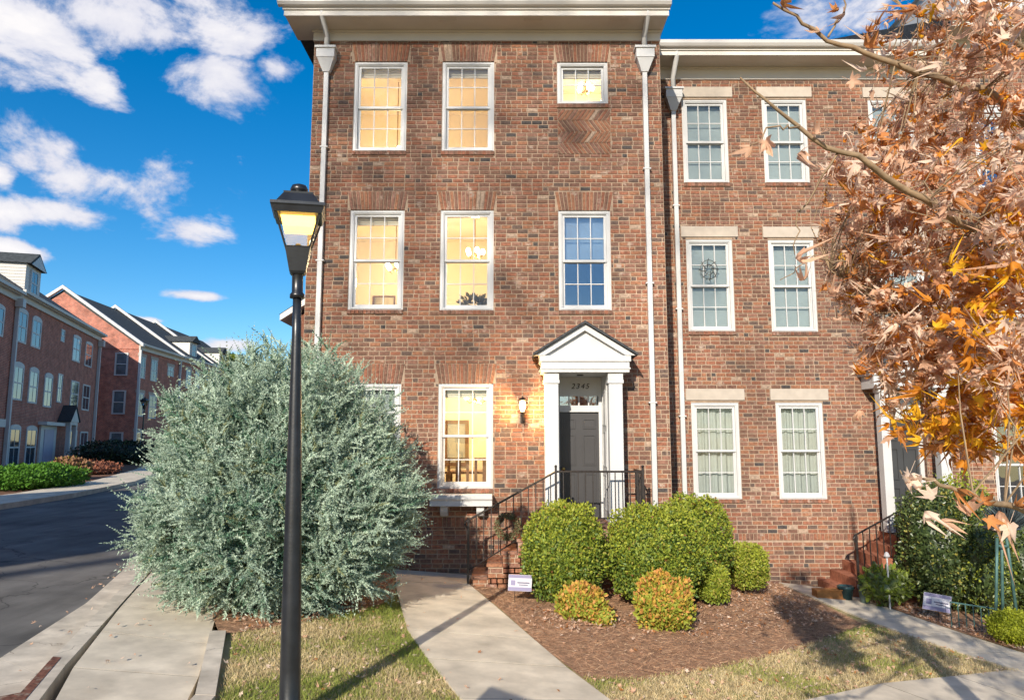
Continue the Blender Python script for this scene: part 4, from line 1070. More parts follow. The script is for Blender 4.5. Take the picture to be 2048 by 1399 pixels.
def gable_house(label, s0, L_, H_, rg, gable_windows=False):
    h = far_house('row_house', label, row2(s0), rz2, L_, H_, 12.6, -1.4, ROOF2, rg - .02)
    xe = 0
    m = MB(); m.prism([(-.001, .01, H_ - .3), (-.001, 12.59, H_ - .3), (-.001, 12.59, H_), (-.001, 6.3, rg - .25), (-.001, .01, H_)], (-.05, 0, 0)); m.build('gable', FB, h, local=True)
    m = MB()
    for a, b in (((-.45, H_ - .12), (6.3, rg + .02)), ((13.05, H_ - .12), (6.3, rg + .02))):
        m.prism([(-.06, a[0], a[1]), (-.06, b[0], b[1]), (-.06, b[0], b[1] + .28), (-.06, a[0], a[1] + .28)], (-.3, 0, 0))
    m.build('rake_board', WHITE, h, local=True)
    return h


h5 = gable_house('brick row house with bright gable end and grey roof down the street', 0, 9.0, 9.25, 13.9)
for (z0, z1) in ((6.75, 8.65), (3.6, 5.55), (.2, 2.15)):
    m_ = MB(); m_.box(-.1, -.002, .8, .92, z0, z1); m_.box(-.1, -.002, 1.72, 1.84, z0, z1); m_.box(-.1, -.002, .92, 1.72, z1 - .1, z1); m_.box(-.1, -.002, .92, 1.72, z0, z0 + .1); m_.box(-.09, -.002, .92, 1.72, (z0 + z1) / 2 - .04, (z0 + z1) / 2 + .04)
    w = m_.build('window', WHITE, h5, local=True)
    for (a, b) in ((z0 + .1, (z0 + z1) / 2 - .04), ((z0 + z1) / 2 + .04, z1 - .1)):
        p = MB(); p.box(-.03, -.004, .92, 1.72, a, b); p.build('pane', mat('teal_pane', (.10, .15, .17), .08, .3, 1.5, spec=.9), w, local=True)
X5 = lambda s: s
for (a, b, z0, z1) in ((.1, 1.3, 6.6, 8.4), (2.4, 3.7, 6.55, 8.4), (5.9, 7.3, 7.3, 8.2), (.1, 1.4, 3.45, 5.4), (2.4, 3.9, 3.35, 5.35), (6, 7.6, 3.35, 5.25), (.1, 1.4, .2, 2.2)):
    fwin(h5, X5(a), X5(b), z0, z1, lintel=True)
for s in (.05, 8.6):
    m_ = MB(); m_.box(s - .08, s + .08, -.2, -.02, -.3, 8.9); m_.build('downspout', WHITE, h5, local=True)
h6 = gable_house('brick row house with grey roof and white dormer, second in the far row', 9.1, 9.0, 9.3, 14.0)
h7 = gable_house('brick row house with dormer at the far end of the row', 18.2, 14, 9.3, 14.1)
for hh, dxs in ((h6, (3.2,)), (h7, (9.5, 3.0))):
    for d0 in dxs:
        m_ = MB(); m_.box(d0, d0 + 2.0, .5, 4.5, 9.5, 11.3); m_.build('dormer_wall', SIDING, hh, local=True)
        m_ = MB(); m_.prism([(d0 - .2, .2, 11.3), (d0 + 2.2, .2, 11.3), (d0 + 1, .2, 12.0)], (0, 5, 0)); m_.build('dormer_roof', ROOF2, hh, local=True)
        fwin(hh, d0 + .4, d0 + 1.6, 9.8, 11.1, .46)
    for s in (1.2, 3.6, 6.0):
        fwin(hh, s, s + 1.3, 6.5, 8.4, lintel=True); fwin(hh, s, s + 1.3, 3.4, 5.3, lintel=True)

# far sidewalk, kerb and garden beds
fw = bpy.data.objects.new('far_sidewalk', None); COL.objects.link(fw); fw['kind'] = 'structure'
FK = [(-12.4, 6), (-13.0, 18.7), (-13.45, 22.4), (-14.95, 29.0), (-18.5, 39), (-23, 50), (-27.5, 62)]
FS = [(x - 1.5, y - .35) for x, y in FK]
strips('slab', FS, FK, 2.2, fw, CONC, -.3, .31, .006)
sheet('garden_bed', [FS[0], FS[1], FS[2], FS[3], FS[4], FS[5], FS[6], (-40, 62), (-22, 18), (-20, 6)], mat('bed_soil', (.17, .085, .05), .97, .3, 1.2, 7, bump=.7, bscale=10), -.03)
sheet('far_lawn', [(-29, 63), (-8, 34), (-6, 20), (-3.5, 25), (-3.5, 90), (-29, 90)], LAWN, -.10)

# =================================================================== street lamp
PAINT = mat('lamp_paint', (.012, .014, .018), .35, .3, 9, spec=.6, bump=.08)
LX_, LY_ = -1.725, 5.9; LZ = gz(LX_)


def street_lamp(label, loc, lit=True, rz=0):
    t = thing('street_lamp', label, 'street lamp', loc, rz, 'street lamps')
    m = MB(); m.lathe([(.15, 0), (.15, .03), (.10, .05), (.080, .08), (.079, .4), (.074, .9), (.061, 1.8), (.038, 3.0), (.034, 3.40)], n=20); m.build('post', PAINT, t, smooth=True, local=True)
    m = MB(); m.lathe([(.060, 3.33), (.060, 3.36), (.045, 3.38), (.045, 3.55), (.055, 3.56)], n=16); m.build('collar', PAINT, t, smooth=True, local=True)
    def sq(r, z): return [(r * x, r * y, z) for x, y in ((-1, -1), (1, -1), (1, 1), (-1, 1))]
    def loft(m, rings):
        i = len(m.v)
        for r, z in rings: m.v += sq(r, z)
        for k in range(len(rings) - 1):
            for q in range(4): m.f.append((i + 4 * k + q, i + 4 * k + (q + 1) % 4, i + 4 * k + 4 + (q + 1) % 4, i + 4 * k + 4 + q)); m.m.append(0)
        m.f.append((i + 3, i + 2, i + 1, i)); m.m.append(0); e = i + 4 * (len(rings) - 1); m.f.append((e, e + 1, e + 2, e + 3)); m.m.append(0)
    m = MB(); loft(m, [(.055, 3.53), (.066, 3.55), (.10, 3.74), (.103, 3.752)]); m.build('base_cup', PAINT, t, local=True)
    zb, zt, rb, rt = 3.74, 4.06, .098, .194
    for sx, sy in ((-1, -1), (1, -1), (1, 1), (-1, 1)):
        m = MB(); m.tube([(sx * rb * .96, sy * rb * .96, zb), (sx * rt * .97, sy * rt * .97, zt)], .0095, 4); m.build('frame_bar', PAINT, t, local=True)
    for k in range(4):
        a = R(90 * k); Rm = Matrix.Rotation(a, 3, 'Z'); e = .92
        p = [Rm @ Vector(v) for v in ((-rb * e, -rb * e, zb + .01), (rb * e, -rb * e, zb + .01), (rt * e, -rt * e, zt), (-rt * e, -rt * e, zt))]
        m = MB(); m.prism(p, Rm @ Vector((0, .004, 0))); m.build('lantern_pane', glass('lantern_glass', (.97, .97, .95), .0), t, local=True)
    m = MB(); loft(m, [(rt - .004, zt - .05), (rt + .012, zt), (rt + .022, zt + .012), (rt + .022, zt + .035), (rt - .02, zt + .045), (.118, zt + .135), (.12, zt + .15), (.05, zt + .158)])
    hd = m.build('hood', PAINT, t, local=True)
    m = MB(); m.lathe([(.055, zt + .15), (.048, zt + .17), (.07, zt + .185), (.074, zt + .205), (.06, zt + .235), (.02, zt + .25)], n=14); m.build('finial', PAINT, t, smooth=True, local=True)
    m = MB(); loft(m, [(.115, zt - .15), (.138, zt - .062)]); m.build('light_panel', mat('street_light', (1, .9, .7), .5, .01, 1, emit=(1, .55, .10), estr=4.5) if lit else BLIND, t, local=True)
    m = MB(); m.lathe([(.03, zb + .012), (.034, zb + .03), (.02, zb + .05)], n=10); m.build('socket', PAINT, t, smooth=True, local=True)
    return t


street_lamp('lit black street lamp on a tapered post in the foreground', (LX_, LY_, LZ), rz=R(14)).rotation_euler.y = -.019
far_loc = at(283, 900, 47); street_lamp('small distant black street lamp in front of the far row', (far_loc.x, 47, gz(far_loc.x)), lit=False)


# =================================================================== yard signs
def yard_sign(label, loc, rz, tilt, w, h, cols):
    t = thing('yard_sign', label, 'sign', loc, rz)
    P_ = mat('sign_white', (.60, .59, .64), .5, .02, 4); Q_ = mat('sign_purple', cols, .5, .05, 4); K_ = mat('sign_print', (.10, .095, .17), .6, .05, 4)
    m = MB(); zc = .17
    m.tube([(-.06, .012, -.1), (-.06, .012, zc + .05)], .004, 5); m.build('stake', IRON, t, local=True)
    m = MB(); m.tube([(.06, .012, -.1), (.06, .012, zc + .05)], .004, 5); m.build('stake', IRON, t, local=True)
    m = MB(); m.box(-w / 2, w / 2, -.004, .004, zc, zc + h, 0); m.box(-w / 2 + .003, w / 2 - .003, -.0055, -.0042, zc + h * .80, zc + h - .003, 1); m.box(-w / 2 + .003, w / 2 - .003, -.0055, -.0042, zc + .003, zc + h * .24, 1)
    m.box(-w * .12, w * .40, -.0055, -.0042, zc + h * .48, zc + h * .55, 2); m.box(-w * .05, w * .34, -.0055, -.0042, zc + h * .36, zc + h * .41, 2); m.box(-w * .40, -w * .20, -.0055, -.0042, zc + h * .34, zc + h * .66, 1)
    b = m.build('board', [P_, Q_, K_], t, local=True); b.rotation_euler = (0, tilt, 0)


p_ = (.10, 10.62); yard_sign('small white security sign staked in the mulch by the brick steps', (p_[0], p_[1], gz(p_[0])), R(4), R(3), .335, .225, (.27, .25, .38))
p_ = at(1867, 1195, 11.4); yard_sign('tilted white and purple yard sign in front of the holly', (p_.x, 11.4, gz(p_.x)), R(-6), R(9), .40, .25, (.17, .16, .31))

# street name sign standing beside the camera; it throws the dark corner of shade on the walk
tip = Vector((-.18, 7.06, gz(0))); hh = 2.5; bs = tip - Vector((.287, .958, 0)) * (hh / math.tan(SUN_EL)) + Vector((0, 0, hh))
ss = thing('street_sign', 'street sign blade on a post beside the camera, seen only as shade on the walk', 'sign', (bs.x, bs.y, gz(bs.x)))
m_ = MB(); m_.tube([(bs.x + .05, bs.y - .05, gz(bs.x)), (bs.x + .05, bs.y - .05, bs.z - .30)], .03, 8); m_.build('post', PAINT, ss)
m_ = MB(); q = Vector((.72, -.69, 0)); m_.prism([bs, bs + q * .8, bs + q * .8 - Vector((0, 0, .22)), bs - Vector((0, 0, .22))], (.006, .006, 0)); m_.build('blade', mat('sign_green', (.03, .12, .06), .5, .1, 4), ss)

# =================================================================== vegetation
def blades(n, wid, tall, seed):
    return np.array([[-wid, 0, 0], [wid, 0, 0], [wid * .3, wid * 2, tall]]), np.array([[0, 1, 2]])


LEAF = (np.array([[0, 0, 0], [.28, .08, .35], [.20, .06, .75], [0, 0, 1.], [-.20, .06, .75], [-.28, .08, .35]]), np.array([[0, 1, 2], [0, 2, 3], [0, 3, 4], [0, 4, 5]]))


def lumpy(d, seed, k=9, amp=.14):
    r = np.random.default_rng(seed); c = r.normal(size=(k * 4, 3)); c /= np.linalg.norm(c, axis=1, keepdims=True)
    return 1 + amp * (np.max(np.clip((d @ c.T - .72) * 3.4, 0, 1), axis=1) - .45)


def ico_core(c, rad, seed, amp, scale, mat_, name, parent):
    bm = bmesh.new(); bmesh.ops.create_icosphere(bm, subdivisions=4, radius=1)
    v = np.array([x.co[:] for x in bm.verts]); k = lumpy(v, seed, amp=amp) * scale * (1 + rng.normal(0, .02, len(v)))
    for x, q, kk in zip(bm.verts, v, k): x.co = Vector(q * kk * np.array(rad)) + Vector(c)
    me = bpy.data.meshes.new(name); bm.to_mesh(me); bm.free(); me.materials.append(mat_); return link(name, me, parent)


def shrub(name, label, cat, c, rad, n, size, mats, w, seed, amp=.14, flat=1.0, group=None, upright=.3, box=2.0):
    base = (c[0], c[1], gz(c[0]))
    t = thing(name, label, cat, base, group=group)
    d = rng.normal(size=(n, 3)); d /= np.linalg.norm(d, axis=1, keepdims=True)
    # superellipsoid for clipped forms
    se = (np.abs(d) ** box).sum(1) ** (-1 / box)
    nl = 150; ldr = rng.normal(size=(nl, 3)); ldr /= np.linalg.norm(ldr, axis=1, keepdims=True); dots = d @ ldr.T; ow_ = np.argmax(dots, axis=1)
    srt = np.sort(dots, axis=1); edge = np.clip((srt[:, -1] - srt[:, -2]) / .035, 0, 1)          # 0 in the crevice between two clumps
    r = lumpy(d, seed, amp=amp) * se * (1 - np.abs(rng.normal(0, .11, n))) * (1 + rng.uniform(-.07, .06, nl)[ow_]) * (.90 + .10 * edge)
    stray = rng.random(n) < .012; r = np.where(stray, r * rng.uniform(1.04, 1.13, n), r)
    pos = d * r[:, None] * np.array(rad) + np.array(c)
    keep = pos[:, 2] > base[2] + .01; pos = pos[keep]; d = d[keep]; n = len(pos)
    nr = d * .35 + rng.normal(0, .75, (n, 3)) + np.array([0, 0, upright])
    ax = frames(nr, rng.uniform(0, 6.28, n))
    mi = rng.choice(len(mats), n, p=np.array(w) / sum(w))
    if name == 'clipped_shrub':      # sunlit top and shaded foot put into leaf colour, with pale new growth
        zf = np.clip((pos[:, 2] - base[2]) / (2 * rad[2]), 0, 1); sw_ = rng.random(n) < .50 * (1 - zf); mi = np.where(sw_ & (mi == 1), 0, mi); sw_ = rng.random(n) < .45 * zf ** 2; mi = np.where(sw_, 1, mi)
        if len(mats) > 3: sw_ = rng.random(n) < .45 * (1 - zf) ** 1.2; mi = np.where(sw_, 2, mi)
    if name == 'nandina':      # new growth at the top is red and orange
        zf = (pos[:, 2] - base[2]) / (2 * rad[2]); u = rng.random(n); mi = np.where(u < .20 + .60 * zf ** 1.5, np.where(rng.random(n) < .55, 2, 1), np.where(u > .9, 1, 0))
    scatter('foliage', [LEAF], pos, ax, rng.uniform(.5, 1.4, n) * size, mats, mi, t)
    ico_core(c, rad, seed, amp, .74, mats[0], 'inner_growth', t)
    m = MB()
    for k in range(4):
        a = 1.57 * k + .4; m.tube([(c[0] + .04 * math.cos(a), c[1] + .04 * math.sin(a), base[2] - .03), (c[0] + rad[0] * .5 * math.cos(a), c[1] + rad[1] * .5 * math.sin(a), c[2])], [.022, .01], 5)
    m.build('stems', mat('twig', (.09, .06, .04), .9, .2, 20), t)
    return t


G1 = mat('box_green', (.20, .26, .034), .5, .3, 25, trans=.25); G2 = mat('box_light', (.34, .375, .045), .5, .25, 25, trans=.3); G3 = mat('box_dark', (.10, .16, .034), .45, .3, 25, trans=.2)
G4 = mat('box_olive', (.36, .32, .07), .55, .25, 25, trans=.3); G5 = mat('box_rust', (.20, .085, .03), .6, .25, 25, trans=.3)
N1 = mat('nandina_green', (.32, .36, .05), .55, .25, 30, trans=.3); N2 = mat('nandina_gold', (.56, .37, .07), .55, .25, 30, trans=.3); N3 = mat('nandina_orange', (.60, .29, .09), .55, .25, 30, trans=.3)
Y1g = mat('gold_green', (.36, .40, .03), .55, .2, 30, trans=.35)


def px_shrub(name, label, cat, x0, x1, ytop, ybot, Y, dy, *a, **k):
    tl = at(x0, (ytop + ybot) / 2, Y); tr_ = at(x1, (ytop + ybot) / 2, Y); tp = at((x0 + x1) / 2, ytop, Y); bt = at((x0 + x1) / 2, ybot, Y)
    gzc = gz((tl.x + tr_.x) / 2); zb = max(gzc - .05, min(bt.z, gzc + .1))
    c = ((tl.x + tr_.x) / 2, Y, (tp.z + zb) / 2); return shrub(name, label, cat, c, ((tr_.x - tl.x) / 2, dy, (tp.z - zb) / 2), *a, **k)


hg = 'clipped shrubs in the mulch bed'
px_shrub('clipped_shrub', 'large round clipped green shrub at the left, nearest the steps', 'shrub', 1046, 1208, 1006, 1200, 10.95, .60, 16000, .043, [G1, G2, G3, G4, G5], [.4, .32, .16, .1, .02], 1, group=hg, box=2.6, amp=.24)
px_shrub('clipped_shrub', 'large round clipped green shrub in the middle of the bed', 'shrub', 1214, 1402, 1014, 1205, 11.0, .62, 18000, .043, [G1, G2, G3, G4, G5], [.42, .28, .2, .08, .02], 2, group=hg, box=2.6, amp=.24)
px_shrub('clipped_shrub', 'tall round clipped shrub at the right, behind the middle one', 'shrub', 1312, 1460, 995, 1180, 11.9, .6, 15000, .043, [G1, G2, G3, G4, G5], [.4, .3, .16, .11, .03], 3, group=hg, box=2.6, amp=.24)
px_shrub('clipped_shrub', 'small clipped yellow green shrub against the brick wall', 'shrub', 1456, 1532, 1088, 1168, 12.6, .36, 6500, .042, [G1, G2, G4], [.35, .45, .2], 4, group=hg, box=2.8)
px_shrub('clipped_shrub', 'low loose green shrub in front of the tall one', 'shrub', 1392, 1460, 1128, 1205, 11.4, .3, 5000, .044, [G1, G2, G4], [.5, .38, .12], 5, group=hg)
px_shrub('nandina', 'small gold and orange nandina in front of the left shrub', 'shrub', 1122, 1205, 1170, 1252, 9.95, .28, 2600, .054, [N1, N2, N3], [.5, .30, .20], 6, upright=.8, amp=.55)
px_shrub('nandina', 'tiny gold sprig at the foot of the left nandina', 'shrub', 1180, 1228, 1212, 1258, 9.75, .15, 420, .05, [N1, N2, N3], [.55, .3, .15], 16, amp=.4)
px_shrub('nandina', 'round orange topped nandina in the middle of the mulch', 'shrub', 1276, 1386, 1146, 1268, 9.75, .36, 4400, .053, [N1, N2, N3], [.40, .28, .32], 7, upright=.7, amp=.4)
# right-hand bed
HO = mat('holly', (.045, .07, .022), .35, .3, 25, spec=.5, trans=.15); HO2 = mat('holly_light', (.15, .19, .055), .4, .3, 25, spec=.5, trans=.25)
px_shrub('holly', 'tall dark holly beside the neighbouring steps', 'shrub', 1805, 1925, 975, 1200, 12.4, .6, 8500, .055, [HO, HO2, G4], [.62, .3, .08], 8, amp=.5)
px_shrub('holly', 'broad light green holly behind the tilted yard sign', 'shrub', 1880, 2010, 985, 1190, 12.3, .6, 9000, .055, [HO, HO2, G2], [.4, .4, .2], 9, amp=.5)
px_shrub('holly', 'dark shrub at the right edge behind the teal stand', 'shrub', 1985, 2120, 1030, 1230, 12.6, .6, 7000, .055, [HO, HO2, G1], [.6, .25, .15], 10, amp=.5)
px_shrub('gold_shrub', 'yellow green shrub top rising behind the hollies', 'shrub', 1845, 1990, 952, 1100, 13.0, .4, 5000, .05, [Y1g, G2, HO2], [.5, .3, .2], 11, amp=.3)
px_shrub('gold_shrub', 'bright yellow green ball shrub at the right edge by the walk', 'shrub', 1980, 2080, 1220, 1290, 10.3, .36, 6000, .032, [Y1g, G2], [.75, .25], 12, amp=.12)
px_shrub('ground_plant', 'low broad leaved green plant by the neighbouring railing', 'plant', 1725, 1815, 1138, 1182, 12.3, .3, 700, .10, [HO2, G1], [.5, .5], 13, amp=.4)
# far hedges across the street
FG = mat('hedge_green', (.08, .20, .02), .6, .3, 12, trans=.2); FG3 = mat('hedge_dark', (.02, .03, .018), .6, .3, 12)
shrub('hedge', 'rounded bright green hedge along the far sidewalk', 'hedge', (-16.3, 25.0, gz(-16) + .25), (1.1, 2.1, .50), 7000, .10, [FG], [1], 21, amp=.1, box=2.6)
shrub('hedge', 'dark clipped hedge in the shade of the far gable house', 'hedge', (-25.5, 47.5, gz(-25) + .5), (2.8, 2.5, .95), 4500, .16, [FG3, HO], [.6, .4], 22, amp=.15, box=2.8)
shrub('ornamental_grass', 'rusty brown ornamental grass beyond the far hedge', 'plant', (-18.2, 30.0, gz(-18) + .3), (.7, 1.0, .5), 2500, .14, [mat('dry_grass', (.24, .13, .07), .8, .3, 10), G4], [.8, .2], 23, amp=.3, upright=1.2)
shrub('ornamental_grass', 'low reddish ground plant near the dark far hedge', 'plant', (-19.9, 34.5, gz(-19) + .2), (1.2, 1.5, .4), 1600, .12, [mat('red_plant', (.22, .085, .05), .8, .3, 10)], [1], 24, amp=.3)

# ------------------------------------------------------------------ blue cypress shrub
C1 = mat('cypress_blue', (.35, .45, .35), .6, .22, 20, trans=.18); C2 = mat('cypress_pale', (.53, .64, .51), .6, .18, 20, trans=.2); C3 = mat('cypress_green', (.16, .28, .19), .6, .25, 20, trans=.15); C4 = mat('cypress_olive', (.29, .32, .17), .6, .2, 20, trans=.2)


def spray(seed):
    """a feathery spray: curved axis with many short scale-leaved shoots"""
    r = np.random.default_rng(seed); V = []; T = []
    def sliver(p, d, l, w):
        d = d / np.linalg.norm(d); u = np.cross(d, r.normal(size=3)); u /= np.linalg.norm(u); i = len(V)
        V.extend([p - u * w, p + u * w, p + d * l]); T.append([i, i + 1, i + 2])
    p = np.zeros(3); d = np.array([0, 0, 1.]); bend = r.normal(0, .09, 3)
    for k in range(11):
        t = k / 10
        for j in range(4):
            a = k * 2.4 + j * 1.57 + r.uniform(-.5, .5); o = np.array([math.cos(a), math.sin(a), r.uniform(.6, 1.3)])
            sliver(p, o, .30 * (1 - .6 * t) * r.uniform(.6, 1.25), .042)
        q = p + d * .095; sliver(p, d, .16, .03); p = q; d = d + bend
    sliver(p, d, .2, .03)
    return np.array(V), np.array(T)


SPR = [spray(k) for k in range(6)]
cy = thing('cypress_shrub', 'huge feathery blue green cypress shrub beside the sidewalk', 'shrub', (-3.0, 9.8, gz(-3.0)))
cc = np.array([-3.06, 9.7, 1.42]); cr_ = np.array([1.30, 1.26, 1.33])


def cyp_r(d):
    k = lumpy(d, 77, k=5, amp=.26) * lumpy(d, 78, k=16, amp=.16)
    up = np.clip(d[:, 2], 0, 1); dn = np.clip(-d[:, 2] - .35, 0, 1)
    return k * (1 + .06 * up ** 2 - .10 * dn)


# plumes: feathery leaders growing outwards and upwards, each carrying many sprays
NP = 760; lead = rng.normal(size=(NP, 3)); lead /= np.linalg.norm(lead, axis=1, keepdims=True)
pr_ = cyp_r(lead) * rng.uniform(.80, .99, NP); p0 = lead * pr_[:, None] * cr_ + cc
pdir = lead * .75 + np.array([0, 0, .60]) + rng.normal(0, .22, (NP, 3)); pdir /= np.linalg.norm(pdir, axis=1, keepdims=True)
plen = rng.uniform(.26, .50, NP) * np.where(lead[:, 2] > .55, 1.45, 1.0); tone = rng.normal(0, 1, NP)
ks = 24; own = np.repeat(np.arange(NP), ks); n = len(own); t = rng.uniform(-.35, 1.0, n)
side = rng.normal(size=(n, 3)); side -= pdir[own] * (side * pdir[own]).sum(1, keepdims=True); side /= np.linalg.norm(side, axis=1, keepdims=True)
wid = .13 * (1 - .75 * np.clip(t, 0, 1)) * rng.uniform(.2, 1, n)
pos = p0[own] + pdir[own] * (plen[own] * t)[:, None] + side * wid[:, None]
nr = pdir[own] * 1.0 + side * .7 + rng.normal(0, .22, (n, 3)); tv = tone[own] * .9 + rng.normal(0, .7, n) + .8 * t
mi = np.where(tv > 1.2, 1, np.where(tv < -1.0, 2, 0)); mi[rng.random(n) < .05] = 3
# sparser body foliage between the plumes
nb = 5200; d = rng.normal(size=(nb, 3)); d /= np.linalg.norm(d, axis=1, keepdims=True); pb = d * (cyp_r(d) * rng.uniform(.72, .92, nb))[:, None] * cr_ + cc
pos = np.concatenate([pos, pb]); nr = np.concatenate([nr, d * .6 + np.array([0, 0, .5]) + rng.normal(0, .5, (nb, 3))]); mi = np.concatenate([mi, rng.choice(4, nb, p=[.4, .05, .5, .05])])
keep = (pos[:, 2] > np.array([gz(x) for x in pos[:, 0]]) + .03) & (pos[:, 1] < 12.38); pos, nr, mi = pos[keep], nr[keep], mi[keep]; n = len(pos)
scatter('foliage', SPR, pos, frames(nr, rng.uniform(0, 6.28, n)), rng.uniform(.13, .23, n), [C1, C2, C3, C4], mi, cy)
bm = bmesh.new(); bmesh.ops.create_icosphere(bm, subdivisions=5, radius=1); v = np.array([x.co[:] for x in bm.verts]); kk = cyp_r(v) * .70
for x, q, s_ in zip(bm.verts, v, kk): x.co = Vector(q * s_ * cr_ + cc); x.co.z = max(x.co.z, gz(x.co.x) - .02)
me = bpy.data.meshes.new('inner_growth'); bm.to_mesh(me); bm.free(); me.materials.append(C3); link('inner_growth', me, cy)  # dark core: shade of the gaps between plumes put into its colour
m_ = MB()
for k in range(7):
    a = k * .9; m_.tube([(-3.0 + .08 * math.cos(a), 9.8 + .08 * math.sin(a), gz(-3.0) - .05), (-3.0 + .5 * math.cos(a), 9.8 + .5 * math.sin(a), 1.2), (-3.0 + 1.0 * math.cos(a), 9.8 + .8 * math.sin(a), 2.4)], [.06, .04, .015], 6)
m_.build('trunk', MATS['twig'], cy)

# ------------------------------------------------------------------ autumn tree
def lobed(seed, curl):
    """dry lobed leaf: two rings of vertices so that it can fold along the midrib and curl at the tips"""
    r = np.random.default_rng(seed)
    half = [(-90, .05), (-52, .24), (-16, .60), (4, .38), (20, .50), (36, .93), (48, .60), (60, .44), (73, .56)]
    pol = half + [(90, 1.12)] + [(180 - a, q) for a, q in reversed(half[1:])]
    V = [[0, .1, 0]]; n_ = len(pol); asym = r.uniform(.75, 1.2, n_); tw = r.normal(0, 5, n_)
    for f_ in (.5, 1.0):
        for (a, q), k, t_ in zip(pol, asym, tw): V.append([q * k * f_ * math.cos(R(a + t_)), .1 + q * k * f_ * math.sin(R(a + t_)), 0])
    V = np.array(V); T = [[0, 1 + k, 1 + (k + 1) % n_] for k in range(n_)]
    for k in range(n_):
        a, b, c, d_ = 1 + k, 1 + (k + 1) % n_, 1 + n_ + k, 1 + n_ + (k + 1) % n_; T += [[a, c, d_], [a, d_, b]]
    x, y = V[:, 0].copy(), V[:, 1] - .1; rad = np.hypot(x, y)
    V[:, 2] = abs(curl) * .55 * np.abs(x) * np.sign(curl) + curl * .5 * rad ** 3 + r.uniform(-.7, .7) * y * np.abs(y) + .10 * np.sin(x * 7 + y * 5 + r.uniform(0, 6)) * rad
    V[:, 0] = x * (1 - .32 * min(1.8, abs(curl)) * np.minimum(1, np.abs(x))) * r.uniform(.62, 1.0); V[:, 1] = .1 + y * (1 - .18 * np.minimum(1, rad) * abs(curl))
    i = len(V); V = np.vstack([V, [[-.012, .08, 0], [.012, .08, 0], [.02, -.6, .08], [0, -.6, .08]]]); T += [[i, i + 1, i + 2], [i, i + 2, i + 3]]
    return V * .5, np.array(T)


LOB = [lobed(k, c) for k, c in enumerate((.6, -.7, 1.2, .3, -1.4, 1.9, -1.9, 1.5))]
LC = [mat('leaf_tan', (.78, .50, .34), .7, .2, 14, trans=.5), mat('leaf_buff', (.88, .69, .55), .7, .15, 14, trans=.5), mat('leaf_rust', (.62, .27, .09), .65, .25, 14, trans=.5),
      mat('leaf_brown', (.42, .19, .09), .7, .25, 14, trans=.3), mat('leaf_orange', (.70, .27, .025), .6, .2, 14, trans=.45), mat('leaf_yellow', (.85, .47, .025), .6, .18, 14, trans=.45)]
tree = thing('maple_tree', 'autumn tree with curled tan and rust leaves filling the right edge', 'tree', (3.7, 4.5, gz(3.7)))
BARK = mat('bark', (.13, .10, .075), .95, .3, 16, bump=.8, bscale=30); TWIG = mat('pale_twig', (.27, .19, .115), .85, .2, 18, bump=.3)
m_ = MB(); tz = gz(3.7)
m_.tube([(3.7, 4.5, tz - .1), (3.72, 4.5, tz + .6), (3.68, 4.52, 2.0), (3.71, 4.5, 3.4), (3.66, 4.46, 4.6), (3.6, 4.4, 5.8)], [.13, .10, .085, .07, .05, .02], 12); m_.build('trunk', BARK, tree, smooth=True)


KT = .68     # crown stands close to the camera


def P3(px, py, Y): return at(px, py, Y * KT)


def limb(pts, r0, r1, name='branch', n=7, mm=None):
    pts = [Vector(p) for p in pts]; fine = []
    for a, b in zip(pts, pts[1:]):
        for j in range(5): fine.append(a.lerp(b, j / 5) + Vector(rng.normal(0, .010, 3)))
    fine.append(pts[-1]); L_ = len(fine); m = MB(); m.tube(fine, [.62 * (r0 + (r1 - r0) * k / (L_ - 1)) for k in range(L_)], n); m.build(name, mm or TWIG, tree, smooth=True)
    return fine


main = []
main += limb([(3.7, 4.5, 2.9), P3(2060, 520, 5.2), P3(1920, 440, 4.7), P3(1740, 335, 4.4), P3(1600, 262, 4.3), P3(1480, 155, 4.2)], .045, .007)
main += limb([(3.7, 4.5, 3.9), P3(2000, 190, 5.4), P3(1790, 128, 5.0), P3(1650, 75, 4.9), P3(1546, 6, 4.8)], .04, .009)
main += limb([(3.7, 4.5, 3.2), P3(2050, 640, 5.6), P3(1900, 660, 5.6), P3(1760, 600, 5.8), P3(1660, 540, 5.9)], .04, .006)
main += limb([(3.7, 4.5, 2.5), P3(2060, 800, 5.6), P3(1930, 830, 5.6), P3(1830, 850, 5.7)], .035, .006)
main += limb([(3.7, 4.5, 2.1), P3(2080, 1020, 4.4), P3(1960, 998, 4.1), P3(1860, 960, 4.0), P3(1800, 940, 4.0)], .03, .005)
main += limb([(3.66, 4.46, 4.5), P3(1980, 30, 5.8), P3(1850, 40, 5.8), P3(1760, -20, 5.8)], .035, .008)
limb([P3(1600, 262, 4.3), P3(1540, 250, 4.25), P3(1500, 290, 4.25)], .008, .004, 'twig', 5); limb([P3(1680, 300, 4.35), P3(1600, 430, 4.5), P3(1590, 510, 4.5)], .009, .003, 'twig', 5)
limb([P3(1700, 520, 5.0), P3(1620, 520, 4.9), P3(1560, 560, 4.8)], .008, .003, 'twig', 5); limb([P3(1650, 75, 4.9), P3(1690, 20, 4.9), P3(1700, -30, 4.9)], .01, .005, 'twig', 5)
